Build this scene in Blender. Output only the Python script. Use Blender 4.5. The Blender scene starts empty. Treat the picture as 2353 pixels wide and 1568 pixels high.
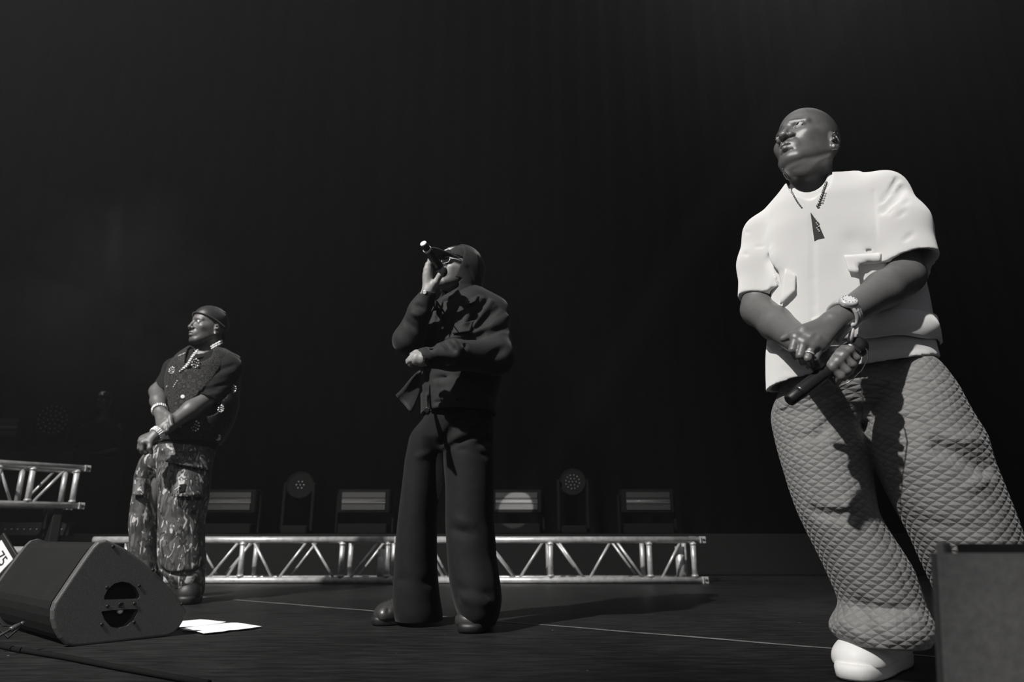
import bpy, math, random
import numpy as np
from mathutils import Vector, Matrix
random.seed(7)
rng = np.random.default_rng(7)
C = bpy.context.scene.collection
sc = bpy.context.scene
R = math.radians
F32 = np.float32

# ---------------------------------------------------------------- camera, world, lights, exposure
FPX, TILT, CH = 1570.0, R(15.86), 0.35
cam_d = bpy.data.cameras.new('camera'); cam = bpy.data.objects.new('camera', cam_d); C.objects.link(cam)
cam_d.sensor_width = 36.0; cam_d.lens = FPX / 2353 * 36
cam.location = (0, 0, CH); cam.rotation_euler = (R(90) + TILT, 0, 0)
cam_d.dof.use_dof = True; cam_d.dof.focus_distance = 2.15; cam_d.dof.aperture_fstop = 3.2
cam_d.clip_start = 0.05
sc.camera = cam
sc.view_settings.view_transform = 'Standard'; sc.view_settings.look = 'None'
sc.view_settings.gamma = 1.0; sc.view_settings.exposure = 0.0; sc.view_settings.use_curve_mapping = False
w = bpy.data.worlds.new('hall_ambient'); sc.world = w; w.use_nodes = True
w.node_tree.nodes['Background'].inputs[0].default_value = (0.96, 0.97, 1.06, 1)
w.node_tree.nodes['Background'].inputs[1].default_value = 0.078
sc.cycles.volume_bounces = 0; sc.cycles.max_bounces = 6
sc.cycles.volume_step_rate = 2.0

def spot(name, loc, to, energy, size, blend, radius, col=(1, 0.975, 0.945)):
    l = bpy.data.lights.new(name, 'SPOT'); o = bpy.data.objects.new(name, l); C.objects.link(o)
    o.location = loc; l.energy = energy; l.spot_size = R(size); l.spot_blend = blend; l.shadow_soft_size = radius; l.color = col
    o.rotation_euler = (Vector(to) - Vector(loc)).to_track_quat('-Z', 'Y').to_euler()
    return o
spot('front_key_spot', (-3.7, -3.0, 6.1), (1.02, 1.9, 0.95), 3050, 15, 0.5, 0.06)
spot('front_wash_spot', (-4.9, -2.2, 7.0), (-1.6, 3.9, 0.6), 6300, 39, 0.6, 0.10)
spot('wedge_fill_spot', (2.6, -5.5, 4.0), (-1.5, 2.5, 0.25), 430, 13, 0.6, 0.20)  # added fill, beam narrowed so only the wedge cheek brightens
spot('added_cabinet_fill', (-1.6, -4.0, 2.6), (0.72, 0.85, 0.15), 900, 6, 0.6, 0.10)  # extra lamp added only to brighten the grey cabinet
spot('added_crew_fill', (-3.2, 4.6, 5.2), (-4.87, 8.0, 2.05), 260, 4, 0.6, 0.03)  # no real work lamp: added so the crew cap letters show
spot('panel_pick_spot', (3.6, -3.0, 5.6), (0.046, 6.98, 0.605), 16000, 1.6, 0.06, 0.01)

al = bpy.data.lights.new('added_haze_fill', 'AREA'); ao = bpy.data.objects.new('added_haze_fill', al); C.objects.link(ao)  # unseen area lamp added to lift the dark background at right
al.size = 5.0; al.energy = 45; ao.location = (4.6, 7.2, 11.2); ao.rotation_euler = (Vector((2.2, 3.0, 1.0)) - ao.location).to_track_quat('-Z', 'Y').to_euler()

# ---------------------------------------------------------------- helpers
ST, CT = math.sin(TILT), math.cos(TILT)
def ray(px, py):
    u = (px - 1176.5) / FPX; v = (784.0 - py) / FPX
    return np.array([u, CT - v * ST, ST + v * CT])
def W(px, py, Y):
    """the point of the place that stands at depth Y on a line of sight"""
    r = ray(px, py); t = Y / r[1]
    return np.array([r[0] * t, Y, CH + r[2] * t])
def S(py, Y): return Y / ray(0, py)[1] / FPX

def nodes_of(m): return m.node_tree.nodes, m.node_tree.links
def mat(name, col, rough=0.6, metal=0.0, spec=0.5, noise=0.0, nscale=40.0, bump=0.0, bscale=200.0, sheen=0.0, emit=0.0, drough=0.0):
    m = bpy.data.materials.new(name); m.use_nodes = True
    n, l = nodes_of(m); b = n['Principled BSDF']
    if not isinstance(col, (tuple, list)): col = (col, col, col * 1.0)
    b.inputs['Base Color'].default_value = (*col, 1); b.inputs['Roughness'].default_value = rough
    b.inputs['Diffuse Roughness'].default_value = drough; b.inputs['Metallic'].default_value = metal; b.inputs['Specular IOR Level'].default_value = spec
    if sheen: b.inputs['Sheen Weight'].default_value = sheen; b.inputs['Sheen Roughness'].default_value = 0.4
    tc = n.new('ShaderNodeTexCoord')
    if noise:
        t = n.new('ShaderNodeTexNoise'); t.inputs['Scale'].default_value = nscale; t.inputs['Detail'].default_value = 5
        l.new(tc.outputs['Object'], t.inputs['Vector'])
        r = n.new('ShaderNodeMapRange'); r.inputs[1].default_value = 0.3; r.inputs[2].default_value = 0.7
        r.inputs[3].default_value = 1 - noise; r.inputs[4].default_value = 1 + noise
        l.new(t.outputs[0], r.inputs[0])
        x = n.new('ShaderNodeVectorMath'); x.operation = 'SCALE'; x.inputs[0].default_value = col
        l.new(r.outputs[0], x.inputs['Scale']); l.new(x.outputs[0], b.inputs['Base Color'])
    if bump:
        t = n.new('ShaderNodeTexNoise'); t.inputs['Scale'].default_value = bscale; t.inputs['Detail'].default_value = 3
        l.new(tc.outputs['Object'], t.inputs['Vector'])
        q = n.new('ShaderNodeBump'); q.inputs['Strength'].default_value = bump; q.inputs['Distance'].default_value = 0.002
        l.new(t.outputs[0], q.inputs['Height']); l.new(q.outputs[0], b.inputs['Normal'])
    if emit:
        b.inputs['Emission Color'].default_value = (*col, 1); b.inputs['Emission Strength'].default_value = emit
    return m

def link(name, me, parent=None):
    o = bpy.data.objects.new(name, me); C.objects.link(o)
    if parent is not None: o.parent = parent
    return o
def tag(o, label=None, cat=None, group=None, kind=None):
    if label: o['label'] = label
    if cat: o['category'] = cat
    if group: o['group'] = group
    if kind: o['kind'] = kind
    return o
def empty(name, label, cat, loc=(0, 0, 0), rot=(0, 0, 0), group=None):
    o = bpy.data.objects.new(name, None); C.objects.link(o); o.location = loc; o.rotation_euler = rot; o.empty_display_size = 0.1
    return tag(o, label, cat, group)
def copy_tree(o, parent=None):
    c = o.copy(); C.objects.link(c)
    if parent is not None: c.parent = parent
    for ch in list(o.children): copy_tree(ch, c)
    return c

def mesh_np(name, V, Q, mats, smooth=True, attrs=None, midx=None):
    """a mesh from numpy arrays of vertices and quads"""
    me = bpy.data.meshes.new(name); V = np.asarray(V, F32); Q = np.asarray(Q, np.int32)
    k = Q.shape[1]
    me.vertices.add(len(V)); me.vertices.foreach_set('co', V.ravel())
    me.loops.add(Q.size); me.loops.foreach_set('vertex_index', Q.ravel())
    me.polygons.add(len(Q)); me.polygons.foreach_set('loop_start', np.arange(0, Q.size, k, dtype=np.int32))
    me.polygons.foreach_set('use_smooth', np.full(len(Q), smooth))
    for m in (mats if isinstance(mats, (list, tuple)) else [mats]): me.materials.append(m)
    if midx is not None: me.polygons.foreach_set('material_index', np.asarray(midx, np.int32))
    me.update(calc_edges=True)
    for nm, a in (attrs or {}).items():
        a = np.asarray(a, F32)
        if a.ndim == 1: at = me.attributes.new(nm, 'FLOAT', 'POINT'); at.data.foreach_set('value', a)
        else:
            at = me.attributes.new(nm, 'FLOAT_VECTOR', 'POINT'); at.data.foreach_set('vector', a.ravel())
    return me

class MB:
    """collects simple shapes into one mesh"""
    def __init__(s): s.v = []; s.f = []; s.sm = []
    def add(s, vs, fs, smooth=False):
        o = len(s.v); s.v += [tuple(map(float, p)) for p in vs]; s.f += [tuple(i + o for i in f) for f in fs]; s.sm += [smooth] * len(fs); return s
    def box(s, c, d, M=None, bev=0.0):
        x, y, z = (q / 2 for q in d); e = min(bev, x * .9, y * .9, z * .9)
        c = np.array(c, float)
        if e <= 0:
            P = [(sx * x, sy * y, sz * z) for sz in (-1, 1) for sy in (-1, 1) for sx in (-1, 1)]
            fs = [(0, 2, 3, 1), (4, 5, 7, 6), (0, 1, 5, 4), (2, 6, 7, 3), (0, 4, 6, 2), (1, 3, 7, 5)]
        else:
            P = []; idx = {}
            for sx in (-1, 1):
                for sy in (-1, 1):
                    for sz in (-1, 1):
                        for a in range(3):
                            q = [sx * (x - e), sy * (y - e), sz * (z - e)]; q[a] += (sx, sy, sz)[a] * e
                            idx[(sx, sy, sz, a)] = len(P); P.append(tuple(q))
            fs = []; r4 = [(-1, -1), (1, -1), (1, 1), (-1, 1)]
            for a in range(3):
                b, g = (a + 1) % 3, (a + 2) % 3
                for sa in (-1, 1):
                    f = []
                    for (p, q) in r4:
                        k = [0, 0, 0]; k[a] = sa; k[b] = p; k[g] = q; f.append(idx[(*k, a)])
                    fs.append(tuple(f) if sa > 0 else tuple(f[::-1]))
                for sb in (-1, 1):
                    for sg in (-1, 1):
                        k1 = [0, 0, 0]; k2 = [0, 0, 0]; k1[a] = -1; k2[a] = 1
                        for k in (k1, k2): k[b] = sb; k[g] = sg
                        f = (idx[(*k1, b)], idx[(*k2, b)], idx[(*k2, g)], idx[(*k1, g)])
                        fs.append(f if sb * sg > 0 else f[::-1])
            for sx in (-1, 1):
                for sy in (-1, 1):
                    for sz in (-1, 1):
                        f = tuple(idx[(sx, sy, sz, a)] for a in range(3)); fs.append(f if sx * sy * sz > 0 else f[::-1])
        if M is not None: P = [np.array(M @ Vector(p)) for p in P]
        return s.add([np.array(p) + c for p in P], fs)
    def tube(s, pts, r, n=12, cap=True, smooth=True):
        pts = [np.array(p, float) for p in pts]; m = len(pts)
        rs = [r] * m if not isinstance(r, (list, tuple)) else r
        t = [pts[min(i + 1, m - 1)] - pts[max(i - 1, 0)] for i in range(m)]
        t = [q / max(np.linalg.norm(q), 1e-9) for q in t]
        a = np.array([0, 0, 1.0]) if abs(t[0][2]) < .9 else np.array([1.0, 0, 0])
        vs = []
        for i in range(m):
            a = a - t[i] * a.dot(t[i]); a /= np.linalg.norm(a); b = np.cross(t[i], a)
            for k in range(n):
                q = 2 * math.pi * k / n; vs.append(pts[i] + rs[i] * (math.cos(q) * a + math.sin(q) * b))
        fs = [(i * n + k, i * n + (k + 1) % n, (i + 1) * n + (k + 1) % n, (i + 1) * n + k) for i in range(m - 1) for k in range(n)]
        s.add(vs, fs, smooth)
        if cap: s.f += [tuple(len(s.v) - m * n + k for k in range(n))[::-1], tuple(len(s.v) - n + k for k in range(n))]; s.sm += [False, False]
        return s
    def lathe(s, prof, o, ax, n=20, smooth=True):
        """prof: (distance along the axis, radius)"""
        ax = np.array(ax, float); ax /= np.linalg.norm(ax)
        a = np.array([0, 0, 1.0]) if abs(ax[2]) < .9 else np.array([1.0, 0, 0])
        a -= ax * a.dot(ax); a /= np.linalg.norm(a); b = np.cross(ax, a); vs = []
        for (h, r) in prof:
            for k in range(n):
                q = 2 * math.pi * k / n; vs.append(np.array(o) + ax * h + max(r, 1e-5) * (math.cos(q) * a + math.sin(q) * b))
        m = len(prof)
        fs = [(i * n + k, i * n + (k + 1) % n, (i + 1) * n + (k + 1) % n, (i + 1) * n + k) for i in range(m - 1) for k in range(n)]
        s.add(vs, fs, smooth)
        s.f += [tuple(len(s.v) - m * n + k for k in range(n))[::-1], tuple(len(s.v) - n + k for k in range(n))]; s.sm += [False, False]
        return s
    def prism(s, poly, o, e1, e2, n, t):
        """a plate: 2-D outline in the axes e1, e2, thickness t along n"""
        o, e1, e2, n = (np.array(q, float) for q in (o, e1, e2, n)); k = len(poly)
        a = [o + e1 * p + e2 * q for p, q in poly]; b = [p + n * t for p in a]
        flip = np.dot(np.cross(e1, e2), n) < 0
        ar = sum(poly[i][0] * poly[(i + 1) % k][1] - poly[(i + 1) % k][0] * poly[i][1] for i in range(k))
        fs = [tuple(range(k))[::-1], tuple(range(k, 2 * k))] + [(i, (i + 1) % k, k + (i + 1) % k, k + i) for i in range(k)]
        if flip != (ar < 0): fs = [f[::-1] for f in fs]
        return s.add(a + b, fs)
    def ball(s, c, r, n=8, sq=(1, 1, 1)):
        m = n // 2 + 1; vs = [np.array(c) + np.array([0, 0, -r * sq[2]])]
        for i in range(1, m):
            q = math.pi * i / m - math.pi / 2
            for k in range(n):
                p = 2 * math.pi * k / n; vs.append(np.array(c) + r * np.array([sq[0] * math.cos(q) * math.cos(p), sq[1] * math.cos(q) * math.sin(p), sq[2] * math.sin(q)]))
        vs.append(np.array(c) + np.array([0, 0, r * sq[2]])); L = len(vs) - 1
        fs = [(0, 1 + (k + 1) % n, 1 + k) for k in range(n)] + [(L, L - n + k, L - n + (k + 1) % n) for k in range(n)]
        fs += [(1 + i * n + k, 1 + i * n + (k + 1) % n, 1 + (i + 1) * n + (k + 1) % n, 1 + (i + 1) * n + k) for i in range(m - 2) for k in range(n)]
        return s.add(vs, fs, True)
    def mesh(s, name, m):
        me = bpy.data.meshes.new(name); me.from_pydata(s.v, [], s.f)
        for q in (m if isinstance(m, (list, tuple)) else [m]): me.materials.append(q)
        me.polygons.foreach_set('use_smooth', s.sm); me.update(); return me
    def obj(s, name, m, parent=None): return link(name, s.mesh(name, m), parent)

# --- solid modelling on a grid: smooth unions of round shapes, then one continuous surface
def A(p): return np.asarray(p, F32)
class Prim:
    def __init__(s, fn, lo, hi): s.fn, s.lo, s.hi = fn, np.asarray(lo, float), np.asarray(hi, float)
def ell(c, r, M=None):
    c = A(c); r = A(r); M = None if M is None else np.asarray(M, F32); rm = float(r.max()); rn = float(r.min())
    def fn(x, y, z):
        x, y, z = x - c[0], y - c[1], z - c[2]
        if M is not None: x, y, z = (M[0, i] * x + M[1, i] * y + M[2, i] * z for i in range(3))
        k0 = np.sqrt((x / r[0]) ** 2 + (y / r[1]) ** 2 + (z / r[2]) ** 2)
        k1 = np.sqrt((x / r[0] ** 2) ** 2 + (y / r[1] ** 2) ** 2 + (z / r[2] ** 2) ** 2)
        return np.where(k0 < .3, -rn * .7, k0 * (k0 - 1) / np.maximum(k1, 1e-6))
    return Prim(fn, c - rm, c + rm)
def rc(p, q, r1, r2=None, flat=None):
    """a tapering round bar; flat = (direction, factor) squeezes it along one direction"""
    r2 = r1 if r2 is None else r2; p = A(p); q = A(q); d = q - p; dd = float(d @ d) + 1e-9
    def fn(x, y, z):
        x, y, z = x - p[0], y - p[1], z - p[2]
        t = np.clip((x * d[0] + y * d[1] + z * d[2]) / dd, 0, 1)
        x, y, z = x - t * d[0], y - t * d[1], z - t * d[2]
        g = 1
        if flat is not None:
            n, g = flat; k = (x * n[0] + y * n[1] + z * n[2]) * (1 / g - 1); x, y, z = x + n[0] * k, y + n[1] * k, z + n[2] * k
        r = np.sqrt(x * x + y * y + z * z) - (r1 + t * (r2 - r1))
        return r * (0.5 + 0.5 * g) if g < 1 else r
    m = max(r1, r2) * (1 if flat is None else max(1, flat[1]))
    return Prim(fn, np.minimum(p, q) - m, np.maximum(p, q) + m)
def zloft(rows, yaw=0.0, e=2.0, round_end=0.01):
    """a body of elliptic cross-sections stacked along z; rows: z, x, y, half width, half depth"""
    t = np.array(sorted(map(tuple, rows)), float); c_, s_ = math.cos(yaw), math.sin(yaw)
    zs = np.linspace(t[0, 0], t[-1, 0], 90); t = np.stack([zs] + [np.interp(zs, t[:, 0], t[:, i]) for i in range(1, 5)], 1)
    kn = np.hanning(9)[1:-1]; kn /= kn.sum()
    for i in range(1, 5): t[:, i] = np.convolve(np.pad(t[:, i], 3, mode='reflect', reflect_type='odd'), kn, 'valid')
    zz, cx, cy, aa, bb = t.T
    def fn(x, y, z):
        X, Yc, a, b = (np.interp(z, zz, v).astype(F32) for v in (cx, cy, aa, bb))
        dx, dy = x - X, y - Yc
        dx, dy = dx * c_ + dy * s_, -dx * s_ + dy * c_
        if e == 2.0: k = np.sqrt((dx / a) ** 2 + (dy / b) ** 2)
        else: k = (np.abs(dx / a) ** e + np.abs(dy / b) ** e) ** (1 / e)
        d = (k - 1) * np.minimum(a, b)
        return np.maximum(d, np.maximum(zz[0] - z, z - zz[-1]))
    m = max(aa.max(), bb.max())
    return Prim(fn, [(cx.min() - m), (cy.min() - m), zz[0]], [cx.max() + m, cy.max() + m, zz[-1]])
def prow(py, L, Rr, Y, b):
    """cross-section seen between two pixels of one row at depth Y"""
    p = W((L + Rr) / 2, py, Y); return (p[2], p[0], p[1], (Rr - L) / 2 * S(py, Y), b)
class Vol:
    def __init__(s, lo, hi, h):
        s.lo = np.asarray(lo, float); s.h = h; n = np.ceil((np.asarray(hi) - s.lo) / h).astype(int) + 1
        s.ax = [(s.lo[i] + h * np.arange(n[i])).astype(F32) for i in range(3)]; s.f = np.full(n, max(1.0, h * 60), F32)
    def sub(s, lo, hi, pad):
        sl = []
        for i in range(3):
            a = int(max(0, math.floor((lo[i] - pad - s.lo[i]) / s.h))); b = int(min(len(s.ax[i]), math.ceil((hi[i] + pad - s.lo[i]) / s.h) + 1))
            if b <= a: return None
            sl.append(slice(a, b))
        return tuple(sl)
    def grid(s, sl): return s.ax[0][sl[0]][:, None, None], s.ax[1][sl[1]][None, :, None], s.ax[2][sl[2]][None, None, :]
    def add(s, p, k=0.0):
        sl = s.sub(p.lo, p.hi, k * 1.5 + 4 * s.h)
        if sl is None: return s
        d = p.fn(*s.grid(sl)); a = s.f[sl]
        if k > 0:
            hh = np.clip(.5 + .5 * (a - d) / k, 0, 1); s.f[sl] = a + (d - a) * hh - k * hh * (1 - hh)
        else: s.f[sl] = np.minimum(a, d)
        return s
    def cut(s, p, k=0.0):
        sl = s.sub(p.lo, p.hi, k * 1.5 + 4 * s.h)
        if sl is None: return s
        d = -p.fn(*s.grid(sl)); a = s.f[sl]
        if k > 0:
            hh = np.clip(.5 - .5 * (a - d) / k, 0, 1); s.f[sl] = a + (d - a) * hh + k * hh * (1 - hh)
        else: s.f[sl] = np.maximum(a, d)
        return s
    def keep(s, n, o, lo=None, hi=None):
        """keep what lies behind the plane through o with normal n (inside a box, if given)"""
        sl = tuple(slice(0, len(a)) for a in s.ax) if lo is None else s.sub(lo, hi, 0)
        if sl is None: return s
        x, y, z = s.grid(sl); n = A(n) / np.linalg.norm(n)
        s.f[sl] = np.maximum(s.f[sl], (x - o[0]) * n[0] + (y - o[1]) * n[1] + (z - o[2]) * n[2]); return s
    def fold(s, pts, amp, wdt):
        """a soft ridge (amp > 0) or crease (amp < 0) along a line on the surface"""
        pts = [A(p) for p in pts]; sl = s.sub(np.min(pts, 0), np.max(pts, 0), 3 * wdt)
        if sl is None: return s
        X, Y, Z = s.grid(sl); best = None
        for p_, q_ in zip(pts[:-1], pts[1:]):
            d = q_ - p_; dd = float(d @ d) + 1e-9; x, y, z = X - p_[0], Y - p_[1], Z - p_[2]
            t = np.clip((x * d[0] + y * d[1] + z * d[2]) / dd, 0, 1); r2 = (x - t * d[0]) ** 2 + (y - t * d[1]) ** 2 + (z - t * d[2]) ** 2
            fade = 1.0 if len(pts) > 2 else np.clip(1.25 - np.abs(t - .5) * 1.6, 0, 1)
            g = fade * np.exp(-r2 / (wdt * wdt)); best = g if best is None else np.maximum(best, g)
        s.f[sl] -= (amp * best).astype(F32); return s
    def wrinkle(s, amp, freq, seed, st=(1, 1, 1)):
        g = np.random.default_rng(seed); x, y, z = s.grid(tuple(slice(0, len(a)) for a in s.ax)); tot = 0
        for i in range(5):
            k = g.normal(size=3) * np.array(st); k *= freq * (0.6 + 0.25 * i) / np.linalg.norm(k); ph = g.uniform(0, 6.28, 2)
            k2 = g.normal(size=3) * freq * .35
            wob = np.sin(x * F32(k2[0]) + y * F32(k2[1]) + z * F32(k2[2]) + F32(ph[1]))
            tot = tot + np.sin(x * F32(k[0]) + y * F32(k[1]) + z * F32(k[2]) + F32(ph[0]) + 1.6 * wob) / (1 + .4 * i)
        s.f += (amp * tot / 2).astype(F32); return s
    def at(s, p):
        q = [(p[i] - s.lo[i]) / s.h for i in range(3)]
        i = [int(min(max(math.floor(v), 0), s.f.shape[a] - 2)) for a, v in enumerate(q)]; t = [min(max(q[a] - i[a], 0), 1) for a in range(3)]
        v = s.f[i[0]:i[0] + 2, i[1]:i[1] + 2, i[2]:i[2] + 2].astype(float)
        v = v[0] * (1 - t[0]) + v[1] * t[0]; v = v[0] * (1 - t[1]) + v[1] * t[1]; return v[0] * (1 - t[2]) + v[1] * t[2]
    def hit(s, px, py, near=None, far=None):
        """where a line of sight meets the surface"""
        r = ray(px, py); o = np.array([0, 0, CH]); t = (s.lo[1] + .001) / r[1]; end = (s.ax[1][-1] - .001) / r[1]; st = s.h * .5
        while t < end:
            p = o + r * t
            if all(s.lo[a] <= p[a] <= s.ax[a][-1] for a in range(3)) and s.at(p) < 0: return o + r * (t - st * .4)
            t += st
        return None
    def nrm(s, p):
        e = s.h; g = np.array([s.at(p + e * v) - s.at(p - e * v) for v in np.eye(3)]); return g / max(np.linalg.norm(g), 1e-9)
    def net(s, smooth=0):
        f = s.f; f[0] = f[-1] = .01 + np.abs(f[0]) * 0; f[:, 0] = f[:, -1] = .01; f[:, :, 0] = f[:, :, -1] = .01
        b = f < 0; cnt = np.zeros(np.array(f.shape) - 1, np.uint8); off = [(i, j, k) for i in (0, 1) for j in (0, 1) for k in (0, 1)]
        n = cnt.shape
        for o in off: cnt += b[o[0]:o[0] + n[0], o[1]:o[1] + n[1], o[2]:o[2] + n[2]]
        cell = (cnt > 0) & (cnt < 8); ix = np.argwhere(cell); v = np.stack([f[ix[:, 0] + o[0], ix[:, 1] + o[1], ix[:, 2] + o[2]] for o in off], 1)
        acc = np.zeros((len(ix), 3)); c = np.zeros(len(ix)); O = np.array(off, float)
        for i in range(8):
            for j in range(i + 1, 8):
                if np.abs(O[i] - O[j]).sum() != 1: continue
                m = (v[:, i] < 0) != (v[:, j] < 0); t = v[:, i] / np.where(m, v[:, i] - v[:, j], 1)
                acc += m[:, None] * (O[i] + t[:, None] * (O[j] - O[i])); c += m
        V = s.lo + s.h * (ix + acc / c[:, None]); vid = np.full(n, -1, np.int32); vid[cell] = np.arange(len(ix)); Q = []
        for a in range(3):
            u, w_ = (a + 1) % 3, (a + 2) % 3
            sh = [slice(None)] * 3; sh2 = [slice(None)] * 3; sh[a] = slice(0, -1); sh2[a] = slice(1, None)
            d = b[tuple(sh)] != b[tuple(sh2)]; e = np.argwhere(d)
            e = e[(e[:, u] > 0) & (e[:, w_] > 0) & (e[:, u] < n[u]) & (e[:, w_] < n[w_])]
            ins = b[e[:, 0], e[:, 1], e[:, 2]]; q = []
            for du, dw in ((-1, -1), (0, -1), (0, 0), (-1, 0)):
                g = e.copy(); g[:, u] += du; g[:, w_] += dw; q.append(vid[g[:, 0], g[:, 1], g[:, 2]])
            q = np.stack(q, 1); q[~ins] = q[~ins][:, ::-1]; Q.append(q)
        Q = np.concatenate(Q); Q = Q[(Q >= 0).all(1)]
        for _ in range(smooth):
            e = np.concatenate([Q[:, [i, (i + 1) % 4]] for i in range(4)]); N = len(V)
            k = np.bincount(e[:, 0], minlength=N) + np.bincount(e[:, 1], minlength=N)
            V = np.stack([.5 * V[:, i] + .5 * (np.bincount(e[:, 0], V[e[:, 1], i], N) + np.bincount(e[:, 1], V[e[:, 0], i], N)) / np.maximum(k, 1) for i in range(3)], 1)
        return V, Q
def join(parts):
    V = []; Q = []; o = 0
    for v, q in parts: V.append(v); Q.append(q + o); o += len(v)
    return np.concatenate(V), np.concatenate(Q)
def text_mesh(name, body, size, M, m, depth=0.002, shear=0.0, bold=0.0):
    cu = bpy.data.curves.new(name, 'FONT'); cu.body = body; cu.size = size; cu.extrude = depth; cu.align_x = 'CENTER'; cu.align_y = 'CENTER'; cu.shear = shear; cu.offset = bold
    t = bpy.data.objects.new('tmp', cu); C.objects.link(t); dg = bpy.context.evaluated_depsgraph_get()
    me = bpy.data.meshes.new_from_object(t.evaluated_get(dg)); bpy.data.objects.remove(t); bpy.data.curves.remove(cu)
    me.name = name; me.transform(M); me.materials.clear(); me.materials.append(m); return me
# ---------------------------------------------------------------- materials
M_floor = mat('stage_vinyl', 0.03, 0.5, spec=0.35)
n, l = nodes_of(M_floor); b = n['Principled BSDF']; tc = n.new('ShaderNodeTexCoord')
mp = n.new('ShaderNodeMapping'); mp.inputs['Scale'].default_value = (3.0, 14.0, 1); mp.inputs['Rotation'].default_value = (0, 0, R(-8)); l.new(tc.outputs['Object'], mp.inputs[0])
t1 = n.new('ShaderNodeTexNoise'); t1.inputs['Scale'].default_value = 2.2; t1.inputs['Detail'].default_value = 8; t1.inputs['Roughness'].default_value = 0.72; l.new(mp.outputs[0], t1.inputs['Vector'])
t2 = n.new('ShaderNodeTexNoise'); t2.inputs['Scale'].default_value = 0.9; t2.inputs['Detail'].default_value = 3; l.new(tc.outputs['Object'], t2.inputs['Vector'])
ad = n.new('ShaderNodeMath'); ad.operation = 'MULTIPLY_ADD'; ad.inputs[1].default_value = 0.65; l.new(t1.outputs[0], ad.inputs[0])
m2 = n.new('ShaderNodeMath'); m2.operation = 'MULTIPLY'; m2.inputs[1].default_value = 0.35; l.new(t2.outputs[0], m2.inputs[0]); l.new(m2.outputs[0], ad.inputs[2])
cr = n.new('ShaderNodeValToRGB'); cr.color_ramp.elements[0].position = 0.43; cr.color_ramp.elements[0].color = (.005, .005, .0051, 1)
cr.color_ramp.elements[1].position = 0.72; cr.color_ramp.elements[1].color = (.034, .034, .034, 1); l.new(ad.outputs[0], cr.inputs[0])
vo = n.new('ShaderNodeTexVoronoi'); vo.inputs['Scale'].default_value = 5.5; l.new(tc.outputs['Object'], vo.inputs['Vector'])   # flecks of litter
lt = n.new('ShaderNodeMath'); lt.operation = 'LESS_THAN'; lt.inputs[1].default_value = 0.022; l.new(vo.outputs['Distance'], lt.inputs[0])
mx = n.new('ShaderNodeMix'); mx.data_type = 'RGBA'; l.new(lt.outputs[0], mx.inputs[0]); l.new(cr.outputs[0], mx.inputs[6]); mx.inputs[7].default_value = (.22, .22, .21, 1)
l.new(mx.outputs[2], b.inputs['Base Color'])
bp = n.new('ShaderNodeBump'); bp.inputs['Strength'].default_value = 0.12; bp.inputs['Distance'].default_value = .004; l.new(t1.outputs[0], bp.inputs['Height']); l.new(bp.outputs[0], b.inputs['Normal'])
M_drape = mat('black_drape', 0.011, 0.95, spec=0.1, noise=.25, nscale=3)
M_riser = mat('black_riser_skirt', 0.012, 0.9, spec=0.15)
M_alu = mat('worn_aluminium', 0.60, 0.40, metal=0.45, noise=.25, nscale=25, bump=.15, bscale=60)
M_blackmetal = mat('black_housing', 0.014, 0.45, spec=0.4)
M_matte = mat('matte_black_housing', .005, .8, spec=.12)
M_chrome = mat('bright_metal', 0.85, 0.2, metal=.4, spec=.8)
M_wedge = mat('speckled_black_paint', 0.075, 0.55, noise=.45, nscale=420, bump=.5, bscale=500)
M_wedgebody = mat('black_paint', 0.011, 0.7, spec=.2, noise=.12, nscale=20)
M_grey = mat('grey_cabinet_paint', 0.115, 0.62, noise=.16, nscale=90, bump=.4, bscale=350)
M_blackfoam = mat('black_grille_foam', 0.012, 0.9, spec=.1, noise=.2, nscale=300)
M_void = mat('black_interior', 0.008, 0.9, spec=.05)
M_tape = mat('grey_gaffer_tape', 0.13, 0.6, noise=.3, nscale=12)
M_paper = mat('white_paper', 0.9, 0.7, spec=.2)
M_rubber = mat('black_rubber', 0.012, 0.5, spec=.5)
M_white = mat('white_vinyl', 0.8, 0.5)
M_led = mat('led_plate', 0.028, 0.5, noise=.1, nscale=200)
M_glass = mat('glossy_lens', 0.25, 0.08, spec=.8)

# ---------------------------------------------------------------- the setting
fl = MB().box((0, 2.2, -0.05), (18, 8.4, 0.1)).obj('floor', M_floor); tag(fl, 'black scuffed vinyl stage floor', None, kind='structure')
def drape(name, p0, p1, hgt, waves, lab):
    p0, p1 = np.array(p0, float), np.array(p1, float); d = p1 - p0; L = np.linalg.norm(d); d /= L; nn = np.array([-d[1], d[0], 0]); m = waves * 8; V = []; F = []
    for i in range(m + 1):
        q = p0 + d * L * i / m + nn * (.10 * math.sin(i / 8 * 2 * math.pi) + .05 * math.sin(i * .37))
        V += [q, q + np.array([0, 0, hgt])]
    for i in range(m): F.append((2 * i, 2 * i + 2, 2 * i + 3, 2 * i + 1))
    o = MB().add(V, F, True).obj(name, M_drape); sd = o.modifiers.new('cloth', 'SOLIDIFY'); sd.thickness = .01
    return tag(o, lab, None, kind='structure')
drape('wall_back', (9, 9.6, 0), (-9, 9.6, 0), 12, 46, 'black pleated backdrop curtain behind the stage')
drape('wall_left', (-9, 9.6, 0), (-9, 1.0, 0), 12, 22, 'black pleated curtain on the left wing')
drape('wall_right', (9, 1.0, 0), (9, 9.6, 0), 12, 22, 'black pleated curtain on the right wing')
deck = MB().box((0, 8.15, -.05), (18, 3.5, .1)).obj('floor_upstage', M_riser); tag(deck, 'dark floor behind the stage', None, kind='structure')
RZ = .36
riser = MB().box((0, 7.75, RZ / 2), (8.2, 2.6, RZ), bev=.01).obj('stage_riser', M_riser); tag(riser, 'long low black riser behind the floor truss', 'riser')
RL = 1.12
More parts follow.
